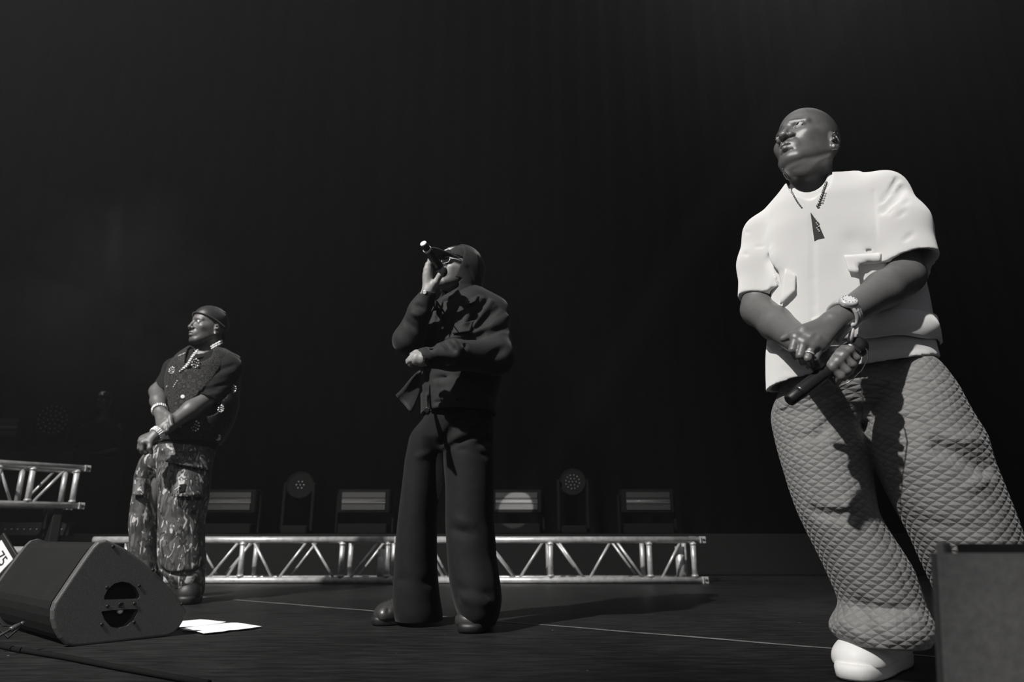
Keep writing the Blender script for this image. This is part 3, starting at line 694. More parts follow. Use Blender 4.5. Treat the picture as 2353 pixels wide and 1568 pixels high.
def wear(name, V, Q, m, p, attrs=None): return link(name, mesh_np(name, np.asarray(V) - np.array(p.location), Q, m, attrs=attrs), p)
def put(o, p):
    """a part modelled in the place's own coordinates becomes a child of p"""
    o.parent = p; o.data.transform(Matrix.Translation(-Vector(p.location))); return o
def patch(v, quad, nu, nv, off, bulge=0.0, tilt=0.0):
    """a piece of cloth laid on a surface: quad of four pixels (top left, top right, bottom right, bottom left)"""
    q = [np.array(p, float) for p in quad]; G = []; last = None
    for j in range(nv + 1):
        b = j / nv
        for i in range(nu + 1):
            a = i / nu; px = (q[0] * (1 - a) + q[1] * a) * (1 - b) + (q[3] * (1 - a) + q[2] * a) * b; h = v.hit(*px)
            if h is None: h = last if last is not None else W(px[0], px[1], v.lo[1] + .1)
            last = h; n_ = -ray(*px) / np.linalg.norm(ray(*px)); G.append(h + n_ * (off + tilt * b + bulge * math.sin(a * math.pi) * b))
    F = [(j * (nu + 1) + i, (j + 1) * (nu + 1) + i, (j + 1) * (nu + 1) + i + 1, j * (nu + 1) + i + 1) for j in range(nv) for i in range(nu)]
    return G, F
def lay(v, name, quad, m, p, nu=10, nv=6, off=.004, tilt=0.0, bulge=0.0, th=.004):
    G, F = patch(v, quad, nu, nv, off, bulge, tilt); o = wear(name, G, F, m, p); sd = o.modifiers.new('cloth', 'SOLIDIFY'); sd.thickness = th; sd.offset = 1; return o
def path(v, pts, off=0.0):
    r_ = []
    for p in pts:
        h = v.hit(*p)
        if h is not None: r_.append(h - ray(*p) / np.linalg.norm(ray(*p)) * off)
    return r_
# ---------------------------------------------------------------- shoes, microphones, jewellery
def shoe(p, heel, toe, wd, ht, M_up, M_sole, sole=.03, boot=0.0, lace=None):
    """a shoe standing on the floor from heel to toe, as upper > sole, laces"""
    heel, toe = np.array([*heel[:2], 0.0]), np.array([*toe[:2], 0.0]); d = toe - heel; L = np.linalg.norm(d); d /= L; n = np.array([-d[1], d[0], 0]); up = np.array([0, 0, 1.0])
    P = lambda a, b, c: heel + d * a * L + n * b + up * c
    v = Vol(np.minimum(heel, toe) - [.1, .1, -.005], np.maximum(heel, toe) + [.1, .1, ht + boot + .08], .004); Mx = np.stack([d, n, up], 1)
    v.add(ell(P(.80, 0, sole + .012), (L * .20, wd * .5, ht * .50), Mx)); v.add(ell(P(.58, 0, sole + .015), (L * .30, wd * .45, ht * .72), Mx), .03)
    v.add(ell(P(.20, 0, sole + .02), (L * .22, wd * .40, ht * .75), Mx), .03); v.add(rc(P(.22, 0, ht * .6), P(.20, 0, ht + boot), wd * .42, wd * .40), .03)
    v.add(rc(P(.62, 0, ht * .55), P(.34, 0, ht * .95), wd * .30, wd * .33), .03)
    v.keep((0, 0, -1), (0, 0, sole - .004)); v.fold([P(.72, -wd * .5, sole + .03), P(.70, 0, sole + ht * .62), P(.72, wd * .5, sole + .03)], -.004, .006); v.fold([P(.80, -wd * .4, ht * .5), P(.88, 0, ht * .62), P(.80, wd * .4, ht * .5)], .002, .004)
    o = wear('shoe', *v.net(1), M_up, p)
    ol = []
    for k in range(28):
        q = 2 * math.pi * k / 28; a = .5 + .5 * math.cos(q); b = math.copysign(abs(math.sin(q)) ** .72, math.sin(q)) * wd * .5 * (.90 + .20 * math.cos(q) ** 2 - .12 * math.exp(-((a - .42) / .16) ** 2)); ol.append((a * 1.07 - .03, b))
    def ring(g, z): return [P(.5 + (a - .5) * g, b * g, z) for a, b in ol]
    V = ring(.95, .002) + ring(1.0, .008) + ring(1.02, sole * .8) + ring(.99, sole + .006) + ring(.90, sole + .008); F = [tuple(range(28))[::-1], tuple(range(112, 140))]
    for j in range(4): F += [(j * 28 + i, j * 28 + (i + 1) % 28, (j + 1) * 28 + (i + 1) % 28, (j + 1) * 28 + i) for i in range(28)]
    so = put(MB().add(V, F, True).obj('sole', M_sole), p); so.parent = o
    if lace is not None:
        for i in range(5):
            t = .42 + .07 * i; hz = lambda b, tt=t: sole + .015 + ht * (.82 - (tt - .42) * .9) - abs(b) * .35 / wd * .05
            put(MB().tube([P(t, -wd * .27, hz(wd * .27)), P(t + .015, 0, hz(0) + .010), P(t, wd * .27, hz(wd * .27))], .0042, 6).obj('lace', lace), p).parent = o
    return o
M_micbody = mat('satin_black_metal', .09, .33, metal=.85, spec=.7); M_mesh = mat('black_mic_grille', .03, .45, metal=.6, bump=.6, bscale=1500)
def microphone(label, tail, head, base=None, cap=M_blackmetal, ballr=.026):
    """handheld wireless microphone from its tail to its grille"""
    tail, head = np.array(tail), np.array(head); ax = head - tail; L = np.linalg.norm(ax); ax /= L
    t = empty('microphone', label, 'microphone', tuple(tail)); z = np.zeros(3)
    MB().lathe([(0, .010), (.003, .0145), (.030, .0155), (.034, .0165)], z, ax, 24).obj('antenna_cap', cap, t)
    b = MB().lathe([(.034, .0165), (.04, .0172), (.11, .0175), (L - .075, .0200), (L - .055, .0225)], z, ax, 28).obj('handle', M_micbody, t)
    a = np.cross(ax, [0, 0, 1.0]); a /= np.linalg.norm(a); c = np.cross(ax, a)
    MB().lathe([(L - .058, .0225), (L - .054, .0262), (L - .046, .0262), (L - .043, .0235)], z, ax, 28).obj('grille_ring', M_chrome_dim, t)
    MB().lathe([(L - .045, .0215)] + [(L - .026 + ballr * math.sin(q), ballr * math.cos(q)) for q in np.linspace(-.6, 1.5, 10)], z, ax, 28).obj('grille', M_mesh, t)
    return t, ax
M_chrome_dim = mat('dark_steel', .25, .3, metal=1.0)
M_jewel = mat('jewelled_metal', .9, .2, metal=.25, spec=.9)
def beads(name, pts, r, m, p, gap=1.0):
    """a chain of small links along a line"""
    pts = [np.array(q, float) for q in pts]; seg = np.cumsum([0] + [np.linalg.norm(b - a) for a, b in zip(pts[:-1], pts[1:])]); n_ = max(2, int(seg[-1] / (2 * r * gap))); g = MB(); X = np.array(pts)
    for i in range(n_ + 1):
        s_ = seg[-1] * i / n_; c = [np.interp(s_, seg, X[:, k]) for k in range(3)]; g.ball(c, r, 6, (1, 1, .8 + .3 * (i % 2)))
    o = put(g.obj(name, m), p); o['kind'] = 'stuff'; return o
def loop(c, ax, r, n_=24, arc=6.2832, st=0.0, ry=None):
    ax = np.array(ax, float); ax /= np.linalg.norm(ax); a = np.cross(ax, [0, 0, 1.0]); a /= np.linalg.norm(a); b = np.cross(ax, a)
    return [np.array(c) + r * math.cos(st + arc * i / n_) * a + (ry or r) * math.sin(st + arc * i / n_) * b for i in range(n_ + 1)]

# ================================================================ the man in white, right
M_skinA = skin('deep_brown_skin', g3(.165), g3(.24), g3(.045), .34, .95); M_shirt = mat('white_cotton', (.86, .855, .845), .8, spec=.1, bump=.12, bscale=700, drough=1.0)
M_tee = mat('white_jersey', (.84, .835, .825), .8, spec=.1, drough=1.0)
def quilted(name, col, wu, wv):
    m = mat(name, col, .75, spec=.25, noise=.10, nscale=30, sheen=.2); n, l = nodes_of(m); b = n['Principled BSDF']
    at = n.new('ShaderNodeAttribute'); at.attribute_name = 'cloth_uv'; sp = n.new('ShaderNodeSeparateXYZ'); l.new(at.outputs['Vector'], sp.inputs[0])
    def M(op, a, b_=None):
        q = n.new('ShaderNodeMath'); q.operation = op
        for i, s in enumerate((a, b_)):
            if s is None: continue
            if isinstance(s, (int, float)): q.inputs[i].default_value = s
            else: l.new(s, q.inputs[i])
        return q.outputs[0]
    nz = n.new('ShaderNodeTexNoise'); nz.inputs['Scale'].default_value = 12; l.new(at.outputs['Vector'], nz.inputs['Vector']); wob = M('MULTIPLY', nz.outputs[0], .5)
    u = M('ADD', M('DIVIDE', sp.outputs[0], wu), wob); v = M('DIVIDE', sp.outputs[1], wv)
    tri = lambda x: M('SUBTRACT', 1.0, M('ABSOLUTE', M('SUBTRACT', M('MULTIPLY', M('FRACT', x), 2.0), 1.0)))
    a_, c_ = tri(M('ADD', u, v)), tri(M('SUBTRACT', u, v)); h = M('MINIMUM', M('MINIMUM', a_, c_), .75)
    bp = n.new('ShaderNodeBump'); bp.inputs['Strength'].default_value = .62; bp.inputs['Distance'].default_value = .0060; l.new(h, bp.inputs['Height'])
    fn = n.new('ShaderNodeTexNoise'); fn.inputs['Scale'].default_value = 900; l.new(at.outputs['Vector'], fn.inputs['Vector'])
    b2 = n.new('ShaderNodeBump'); b2.inputs['Strength'].default_value = .25; b2.inputs['Distance'].default_value = .001; l.new(fn.outputs[0], b2.inputs['Height']); l.new(bp.outputs[0], b2.inputs['Normal']); l.new(b2.outputs[0], b.inputs['Normal'])
    rm = n.new('ShaderNodeMapRange'); rm.inputs[1].default_value = 0; rm.inputs[2].default_value = .3; rm.inputs[3].default_value = .86; rm.inputs[4].default_value = 1.0; l.new(h, rm.inputs[0])
    old = b.inputs['Base Color'].links[0].from_socket; x = n.new('ShaderNodeVectorMath'); x.operation = 'SCALE'; l.new(old, x.inputs[0]); l.new(rm.outputs[0], x.inputs['Scale']); l.new(x.outputs[0], b.inputs['Base Color'])
    return m
M_quilt = quilted('quilted_grey_cloth', g3(.265), .033, .021)
def leg_uv(V, legs):
    """cloth coordinates round each trouser leg: (arc length, height)"""
    best = None
    for rows in legs:
        t = np.array(sorted(rows)); cx = np.interp(V[:, 2], t[:, 0], t[:, 1]); cy = np.interp(V[:, 2], t[:, 0], t[:, 2]); a = np.interp(V[:, 2], t[:, 0], t[:, 3]); b = np.interp(V[:, 2], t[:, 0], t[:, 4])
        dx, dy = V[:, 0] - cx, V[:, 1] - cy; d = np.hypot(dx / a, dy / b); ang = np.arctan2(dx, -dy); u = ang * .5 * (t[:, 3].mean() + t[:, 4].mean())
        c = np.stack([u, V[:, 2] + 0 * u, 0 * u], 1)
        if best is None: best, bd = c, d
        else: k = d < bd; best[k] = c[k]; bd = np.minimum(bd, d)
    return best

base = (1.0, 1.95, 0.0)
HB = W(1853, 334, 1.84); MA, MAi = frame(HB, (-.84, -.52, .27), R(3), .0107)
neckA = [(W(1862, 395, 1.89), .058), (W(1868, 450, 1.92), .066)]
hvA = head_vol(MAi, neckA, .155, brow=1.15, nose=1.12, chest=[(W(1868, 470, 1.93), W(1990, 470, 1.84), .07, .06), (W(1868, 470, 1.93), W(1790, 520, 1.96), .07, .06), (W(1868, 470, 1.93), W(1890, 560, 1.93), .075, .09)])
hv, hq = hvA.net(1); toneA = head_tone(hv, .30, .75, .45); hvw = tf(MA, hv)
# arms and hands
av = Vol((.62, 1.46, .64), (1.20, 2.06, 1.22), .0026)
elL, wrL = W(2080, 634, 1.74), W(1914, 742, 1.585); elR, wrR = W(1742, 712, 1.95), W(1880, 818, 1.625)
av.add(rc(W(2062, 520, 1.76), elL, .050, .046)); av.add(rc(elL, elL * .68 + wrL * .32, .049, .048), .02); av.add(rc(elL * .68 + wrL * .32, wrL, .047, .030, ((0, 1, 0), .9)), .02)
av.add(rc(W(1748, 620, 1.97), elR, .050, .047)); av.add(rc(elR, elR * .66 + wrR * .34, .048, .047), .02); av.add(rc(elR * .66 + wrR * .34, wrR, .046, .030), .02)
KL = [W(1828, 777, 1.572), W(1847, 789, 1.562), W(1867, 797, 1.560), W(1886, 799, 1.566)]
FL = [[W(1821, 804, 1.566), W(1830, 820, 1.588), W(1846, 824, 1.607)], [W(1838, 818, 1.556), W(1846, 833, 1.578), W(1862, 834, 1.60)], [W(1856, 825, 1.553), W(1863, 840, 1.575), W(1878, 840, 1.597)], [W(1873, 825, 1.560), W(1879, 838, 1.58), W(1890, 838, 1.60)]]
hand(av, wrL, KL, FL, [W(1846, 759, 1.578), W(1822, 769, 1.585), W(1800, 779, 1.600)], k=.009)
for a_, b_ in ((KL[1], wrL), (KL[2], wrL)): av.fold([a_ * .9 + b_ * .1 + [0, -.016, .006], a_ * .45 + b_ * .55 + [0, -.024, .012]], .0022, .0035)
KR = [W(1913, 845, 1.578), W(1925, 832, 1.570), W(1938, 818, 1.570), W(1951, 806, 1.577)]
FR = [[W(1933, 866, 1.574), W(1922, 880, 1.60), W(1908, 868, 1.62)], [W(1947, 853, 1.566), W(1938, 868, 1.595), W(1922, 860, 1.617)], [W(1960, 838, 1.566), W(1952, 855, 1.596), W(1936, 848, 1.617)], [W(1970, 823, 1.574), W(1964, 838, 1.60), W(1950, 834, 1.617)]]
hand(av, wrR, KR, FR, [W(1893, 842, 1.60), W(1880, 847, 1.588), W(1860, 842, 1.588)], k=.008)
an = av.net(1)
core = Vol((.7, 1.72, .05), (1.55, 2.12, 1.36), .014)
core.add(rc(W(1890, 520, 1.93), W(1925, 700, 1.93), .10, .10)).add(rc(W(1925, 700, 1.93), W(1965, 850, 1.90), .10, .11), .03)
core.add(rc(W(1985, 470, 1.86), W(2062, 520, 1.76), .05, .048), .02).add(rc(W(1790, 520, 1.96), W(1748, 620, 1.97), .05, .048), .02).add(rc(W(1985, 470, 1.86), W(1790, 520, 1.96), .06), .03)
core.add(rc(W(1890, 890, 1.94), W(1930, 1180, 1.91), .075, .06), .03).add(rc(W(1930, 1180, 1.91), W(2040, 1480, 1.98), .055, .04), .02).add(rc(W(2080, 890, 1.86), W(2195, 1180, 1.82), .075, .06), .03).add(rc(W(2195, 1180, 1.82), W(2310, 1440, 1.86), .055, .04), .02)
cn = core.net()
pA = person('man in a white short-sleeved jacket and quilted grey trousers, arms crossed low', base, [(hvw, hq), an, cn], M_skinA, [toneA, np.zeros((len(an[0]), 3)), np.zeros((len(cn[0]), 3))])
eyes(MA, pA, look=(.08, .98, .14))

# jacket
YW = R(-22)
trows = [prow(430, 1800, 1960, 1.89, .095), prow(452, 1785, 2010, 1.89, .115), prow(480, 1772, 2050, 1.88, .13), prow(540, 1762, 2078, 1.88, .145), prow(620, 1764, 2105, 1.88, .155), prow(700, 1766, 2120, 1.88, .16), prow(760, 1764, 2126, 1.885, .165), prow(880, 1762, 2134, 1.89, .165)]
jv = Vol((.58, 1.58, .80), (1.32, 2.12, 1.44), .0042)
jv.add(zloft(trows, YW * .4, 2.5)); nb = W(1885, 448, 1.92)
jv.add(rc(W(1905, 447, 1.90), W(2028, 447, 1.79), .058, .060), .04); jv.add(rc(W(1832, 478, 1.94), W(1756, 537, 1.97), .055, .056), .04)
jv.add(rc(W(2026, 452, 1.785), W(2068, 520, 1.745), .066, .070), .03); jv.add(rc(W(2068, 520, 1.745), W(2102, 628, 1.72), .070, .068), .03)
jv.add(rc(W(1752, 540, 1.965), W(1745, 610, 1.965), .058, .062), .03); jv.add(rc(W(1745, 610, 1.965), W(1742, 730, 1.955), .062, .060), .025)
# cloth folds
for p_, amp, wd_ in (([(2062, 412), (2046, 438), (2028, 462)], -.010, .006), ([(2074, 432), (2058, 456), (2030, 484)], -.014, .009), ([(2050, 480), (2040, 492)], -.006, .005), ([(2080, 484), (2066, 498)], -.006, .005), ([(2098, 536), (2080, 552)], -.007, .006), ([(2086, 460), (2080, 470)], -.005, .005),
                     ([(1737, 567), (1754, 566)], -.005, .004), ([(1712, 533), (1722, 535)], -.004, .004), ([(1710, 582), (1718, 587)], -.005, .005), ([(2007, 440), (2010, 500), (2014, 560), (2030, 612)], -.004, .005),
                     ([(1766, 596), (1780, 632), (1784, 655), (1782, 690)], -.016, .012), ([(1776, 580), (1790, 612)], .012, .016), ([(1968, 552), (1990, 560), (2008, 575)], -.007, .030)):
    q = path(jv, p_)
    if len(q) > 1: jv.fold(q, amp * 1.35, wd_)
zj = 0.885
for z_, a_, w_ in ((zj + .045, -.006, .005), (zj + .062, .004, .010)): jv.fold([np.array([.945 + .30 * math.cos(q) * .80 , 1.885 + .19 * math.sin(q), z_ + .004 * math.sin(3 * q)]) for q in np.linspace(3.3, 6.2, 14)], a_, w_)
jv.wrinkle(.0022, 26, 3)
# openings: neck, front slit, hem, sleeves
fc = W(1866, 505, 1.73)
jv.cut(rc(W(1862, 398, 1.94), W(1857, 408, 1.78), .066, .062)); jv.cut(rc(W(1857, 410, 1.80), W(1864, 470, 1.72), .048, .008))
sl = path(jv, [(1864, 500), (1865, 560), (1864, 640), (1866, 700), (1872, 780)])
for a_, b_ in zip(sl[:-1], sl[1:]): jv.cut(rc(a_ + [0, -.01, 0], b_ + [0, -.01, 0], .0115, .0115), .006)
jv.cut(rc(W(1865, 503, 1.72), W(1872, 552, 1.70), .004, .018))
dL = W(2102, 620, 1.72) - W(2068, 520, 1.745); dL /= np.linalg.norm(dL); oL = W(2096, 600, 1.722)
dR = W(1743, 730, 1.955) - W(1745, 610, 1.965); dR = dR / np.linalg.norm(dR) + np.array([-.18, 0, 0]); oR = W(1745, 690, 1.958)
jv.keep(dL, oL, oL - [.14, .14, .17], oL + [.12, .10, .02]); jv.keep(dR, oR, oR - [.12, .12, .17], [oR[0] + .055, oR[1] + .10, oR[2] + .02])
jv.cut(rc(oL - dL * .10, oL + dL * .06, .050, .061)); jv.cut(rc(oR - dR * .10, oR + dR * .06, .046, .054))
jv.keep((.04, 0, -1), (.945, 1.88, zj))
inner = [(z, x, y, a - .012, b - .012) for z, x, y, a, b in trows]; ib = zloft([r for r in inner if r[0] < 1.12], YW * .4, 2.5); jv.cut(ib)
jn = jv.net(1); jo = wear('jacket', *jn, M_shirt, pA)
# pocket flaps and the band at the waist
lay(jv, 'pocket_flap', [(1939, 589), (2024, 583), (2018, 634), (1950, 624)], M_shirt, pA, 10, 6, .002, .012, .003).parent = pA
lay(jv, 'pocket_flap', [(1806, 618), (1829, 634), (1827, 668), (1795, 700)], M_shirt, pA, 6, 6, .002, .012, .003)
wb = []
for q in np.linspace(3.62, 6.05, 60):
    d_ = np.array([math.cos(q), math.sin(q)]); z = zj + .012
    t = np.array(trows); o_ = np.argsort(t[:, 0]); a_, b_ = np.interp(z, t[o_, 0], t[o_, 3]), np.interp(z, t[o_, 0], t[o_, 4]); cx_, cy_ = np.interp(z, t[o_, 0], t[o_, 1]), np.interp(z, t[o_, 0], t[o_, 2])
    e_ = np.array([d_[0] * a_, d_[1] * b_]); c_, s_ = math.cos(YW * .4), math.sin(YW * .4); e_ = np.array([e_[0] * c_ - e_[1] * s_, e_[0] * s_ + e_[1] * c_]); wb.append((cx_ + e_[0], cy_ + e_[1], e_ / np.linalg.norm(e_), q))
V = []; F = []
for x_, y_, e_, q in wb:
    for j, (dz, off) in enumerate(((.040, .003), (.034, .011), (.0, .013), (-.030, .012), (-.036, .004))): V.append((x_ + e_[0] * off, y_ + e_[1] * off, zj + dz + .03 * (x_ - .945) + .003 * math.sin(q * 9) * (j > 0)))
for i in range(59): F += [(i * 5 + j, i * 5 + j + 1, (i + 1) * 5 + j + 1, (i + 1) * 5 + j) for j in range(4)]
wear('waistband', V, F, M_shirt, pA)
# T-shirt below it
tr2 = [(r[0], r[1], r[2], r[3] - .016, r[4] - .016) for r in trows[:-1]] + [tuple(np.array(prow(800, 1772, 2122, 1.89, .152))), tuple(np.array(prow(870, 1772, 2140, 1.89, .158))), tuple(np.array(prow(980, 1774, 2146, 1.89, .16)))]
tr2 = sorted({round(r[0], 3): r for r in tr2}.values()); tv = Vol((.66, 1.66, .70), (1.26, 2.10, 1.40), .0045)
tv.add(zloft(tr2, YW * .4, 2.5)); tv.add(rc(W(1905, 455, 1.90), W(2000, 462, 1.82), .046, .046), .04); tv.add(rc(W(1832, 486, 1.94), W(1775, 540, 1.965), .044, .044), .04)
tv.cut(rc(W(1862, 396, 1.95), W(1856, 402, 1.78), .060, .050))
for q in ((1800, 850, 1900, 885), (1960, 815, 2080, 790), (2050, 805, 2120, 800), (1790, 880, 1850, 868)):
    w_ = path(tv, [q[:2], q[2:]]); 
    if len(w_) == 2: tv.fold(w_, -.0025, .010)
tv.wrinkle(.002, 22, 5); tv.keep((.14, 0, -1), (.945, 1.88, .785)); tv.cut(zloft([(z, x, y, a - .012, b - .012) for z, x, y, a, b in tr2 if z < .98], YW * .4, 2.5))
wear('t_shirt', *tv.net(1), M_tee, pA)
# pendant showing in the opening, necklace, earpiece, watch, ring
pt = path(jv, [(1874, 528)])[0] if path(jv, [(1874, 528)]) else W(1874, 528, 1.72)
tp = tv.hit(1873, 530); tp = tp if tp is not None else W(1873, 530, 1.75)
pend = put(MB().prism([(-.011, .05), (.004, .016), (.016, -.034), (-.011, -.036)], tp + [0, -.012, 0], (.93, -.37, 0), (0, 0, 1), (-.37, -.93, 0), .006).obj('pendant', M_blackmetal), pA)
gpn = MB()
for i in range(9): gpn.ball(tp + np.array([-.004 + .0025 * (i % 3), -.021, .028 - .005 * i]), .0022, 6)
g_ = put(gpn.obj('pendant_stone', M_jewel), pA); g_.parent = pend; g_['kind'] = 'stuff'
def skinpath(pts, off):
    r_ = []
    for p in pts:
        h = jv.hit(*p); h2 = tv.hit(*p); h = h if h2 is None or (h is not None and h[1] < h2[1]) else h2
        if h is not None: r_.append(h - ray(*p) / np.linalg.norm(ray(*p)) * off)
    return r_
cl = [W(1904, 402, 1.84)] + skinpath([(1898, 424), (1891, 444), (1884, 464), (1879, 474)], .004); beads('necklace', cl, .0046, M_chrome_dim, pA, .9); beads('necklace', [c_ + np.array([.006, 0, -.002]) for c_ in cl[:4]], .0038, M_jewel, pA, 1.1)
cr_ = [W(1816, 434, 1.87)] + skinpath([(1824, 450), (1832, 464), (1842, 477)], .003); beads('necklace', cr_, .0028, M_chrome_dim, pA, 1.3)
beads('earpiece_cable', [tf(MA, (5.2, .5, -9.5))] + [W(1798, 388, 1.80), W(1801, 402, 1.81), W(1808, 411, 1.83), W(1816, 414, 1.85)], .0021, M_chrome_dim, pA, .9)
def earpiece(M, p, sx, stud=True):
    e = MB().ball((0, 0, 0), .85, 10, (.7, 1.0, 1.2)); e.v = [tuple(tf(M, np.array(q) + [8.0 * sx, -1.2, -2.3])) for q in e.v]; o = put(e.obj('earpiece', M_micbody), p)
    f = MB().tube([tuple(tf(M, q)) for q in [(8.2 * sx, -.5, -1.0), (8.3 * sx, -.9, .2), (8.1 * sx, -1.9, .9), (7.9 * sx, -3.2, .5), (7.7 * sx, -3.9, -1.0), (7.4 * sx, -4.1, -2.8)]], .0022 * 1.0, 8); q_ = put(f.obj('ear_hook', M_chrome_dim), p); q_.parent = o
    f = MB().lathe([(0, .003), (.001, .0048), (.002, .003)], tf(M, (8.62 * sx, -1.0, -2.2)), M[:3, 0] * sx, 6); put(f.obj('earpiece_badge', M_chrome), p).parent = o
    if stud: put(MB().ball(tf(M, (8.0 * sx, -.55, -5.2)), .0045, 8).obj('ear_stud', M_jewel), p)
earpiece(MA, pA, -1)
wa = wrL * .86 + elL * .14; axw = (elL - wrL) / np.linalg.norm(elL - wrL); wt = put(MB().tube(loop(wa, axw, .0375, 28, ry=.037), .006, 8, cap=False).tube(loop(wa + axw * .009, axw, .0375, 28), .005, 8, cap=False).tube(loop(wa - axw * .009, axw, .0372, 28), .005, 8, cap=False).obj('watch_band', M_chrome), pA); wt['kind'] = 'stuff'
fn_ = np.array([-.30, -.86, .42]); fn_ -= axw * fn_.dot(axw); fn_ /= np.linalg.norm(fn_); wc = wa + fn_ * .036
wcase = put(MB().lathe([(-.004, .019), (0, .0225), (.007, .0225), (.010, .020), (.0102, .0195)], wc, fn_, 28).obj('watch_case', M_chrome), pA)
put(MB().lathe([(.0100, .0185), (.0108, .0183)], wc, fn_, 24).obj('watch_dial', M_white), pA).parent = wcase
for i in range(12):
    a_ = np.cross(fn_, axw); q = wc + fn_ * .0112 + .0155 * (math.cos(i * .5236) * axw + math.sin(i * .5236) * a_); put(MB().box(q, (.0018, .0018, .0018)).obj('hour_mark', M_blackmetal), pA).parent = wcase
rq = KL[2] * .35 + FL[2][0] * .65; put(MB().tube(loop(rq, FL[2][0] - KL[2], .0108, 18), .0024, 8, cap=False).obj('finger_ring', M_chrome), pA)
# knotted draw cord at the waist
M_cord = mat('white_cord', .62, .6)
dsx = put(MB().tube([W(1923, 783, 1.60), W(1938, 768, 1.585), W(1957, 750, 1.585)], [.0068, .0075, .0055], 10).obj('draw_cord', M_cord), pA)
put(MB().tube([W(1951, 796, 1.61), W(1955, 775, 1.588), W(1960, 752, 1.585)], [.0065, .0065, .005], 10).obj('draw_cord', M_cord), pA); put(MB().tube([W(1972, 786, 1.61), W(1973, 769, 1.60)], [.006, .004], 10).obj('draw_cord', M_cord), pA)
put(MB().ball(W(1959, 748, 1.583), .0085, 10, (1.1, 1, .8)).obj('cord_knot', M_cord), pA)
put(MB().tube([W(1980, 790, 1.60), W(1993, 806, 1.585), W(1994, 826, 1.575), W(1980, 852, 1.57), W(1955, 876, 1.57), W(1928, 892, 1.58)], .0016, 8).obj('cord_loop', M_chrome_dim), pA)

# trousers
lA = [prow(*r) for r in ((870, 1802, 1960, 1.95, .09), (905, 1792, 1964, 1.95, .105), (935, 1780, 1963, 1.945, .115), (960, 1778, 1962, 1.94, .118), (1010, 1788, 1975, 1.93, .118), (1060, 1800, 1988, 1.92, .116), (1120, 1818, 1998, 1.91, .112), (1180, 1840, 2008, 1.90, .108), (1230, 1864, 2037, 1.90, .108), (1260, 1880, 2057, 1.90, .110), (1310, 1905, 2087, 1.90, .112), (1360, 1928, 2104, 1.905, .112), (1392, 1941, 2112, 1.91, .112), (1418, 1922, 2124, 1.91, .125), (1442, 1912, 2135, 1.91, .135), (1464, 1922, 2132, 1.91, .130), (1480, 1945, 2118, 1.91, .115))]
lB = [prow(*r) for r in ((820, 2010, 2112, 1.86, .09), (850, 2003, 2146, 1.85, .115), (900, 2003, 2182, 1.84, .13), (960, 1998, 2216, 1.83, .135), (1010, 2002, 2251, 1.82, .135), (1070, 2022, 2267, 1.81, .13), (1110, 2040, 2283, 1.81, .128), (1160, 2064, 2301, 1.81, .125), (1220, 2098, 2324, 1.81, .12), (1290, 2132, 2346, 1.82, .12), (1360, 2165, 2372, 1.84, .12), (1430, 2190, 2402, 1.86, .13), (1466, 2205, 2405, 1.87, .12))]
pv_ = Vol((.66, 1.62, .03), (1.62, 2.14, 1.02), .0048)
pv_.add(zloft(lA)); pv_.add(zloft(lB), .015)
pv_.add(zloft([prow(*r) for r in ((770, 1815, 2105, 1.90, .12), (850, 1812, 2125, 1.90, .13), (900, 1800, 2150, 1.90, .14), (940, 1790, 2120, 1.91, .12), (972, 1840, 2080, 1.91, .08))]), .02)
for p_, amp, wd_ in (([(1868, 1176), (1905, 1182), (1950, 1186)], -.020, .014), ([(1880, 1166), (1945, 1164)], .012, .012), ([(2165, 1030), (2215, 1052), (2268, 1078)], -.022, .020), ([(2180, 1012), (2250, 1012)], .014, .014), ([(2270, 1100), (2225, 1120)], .012, .012), ([(1940, 935), (1900, 975), (1880, 1000)], -.010, .012), ([(1935, 905), (1870, 915)], -.010, .012), ([(1925, 960), (1955, 990)], -.006, .010),
                     ([(1980, 1400), (1990, 1440), (2010, 1466)], -.018, .020), ([(1925, 1425), (1965, 1436)], .010, .016), ([(2040, 1430), (2120, 1425)], .010, .014), ([(2000, 1395), (2090, 1405)], -.010, .012), ([(1830, 1010), (1880, 1000)], -.006, .014), ([(2060, 960), (2130, 975)], -.006, .014), ([(2010, 985), (2050, 1010)], .008, .014), ([(2120, 1200), (2250, 1215)], -.006, .016)):
    q = path(pv_, p_)
    if len(q) > 1: pv_.fold(q, amp, wd_)
for p_ in ([(2000, 912), (2060, 886), (2120, 876), (2170, 884)], [(1790, 950), (1830, 930), (1872, 918)], [(2000, 1080), (2010, 1190), (2062, 1290), (2098, 1390)]):
    q = path(pv_, p_)
    if len(q) > 1: pv_.fold(q, -.004, .0045)
pv_.wrinkle(.0022, 18, 8); pn_ = pv_.net(1); wear('trousers', *pn_, M_quilt, pA, {'cloth_uv': leg_uv(pn_[0], [lA, lB])})
M_sneak = mat('white_leather', (.88, .875, .865), .5, spec=.4); M_sneaksole = mat('white_rubber', (.86, .855, .84), .6)
shoe(pA, W(2062, 1500, 2.12), W(1950, 1500, 1.86), .135, .105, M_sneak, M_sneaksole, .034, lace=M_sneak)
shoe(pA, W(2290, 1480, 2.06), W(2300, 1490, 1.80), .118, .105, M_sneak, M_sneaksole, .034, lace=M_sneak)
micA, _ = microphone('black handheld microphone gripped in the fist of the man in white', W(1812, 922, 1.565), W(1985, 786, 1.615))
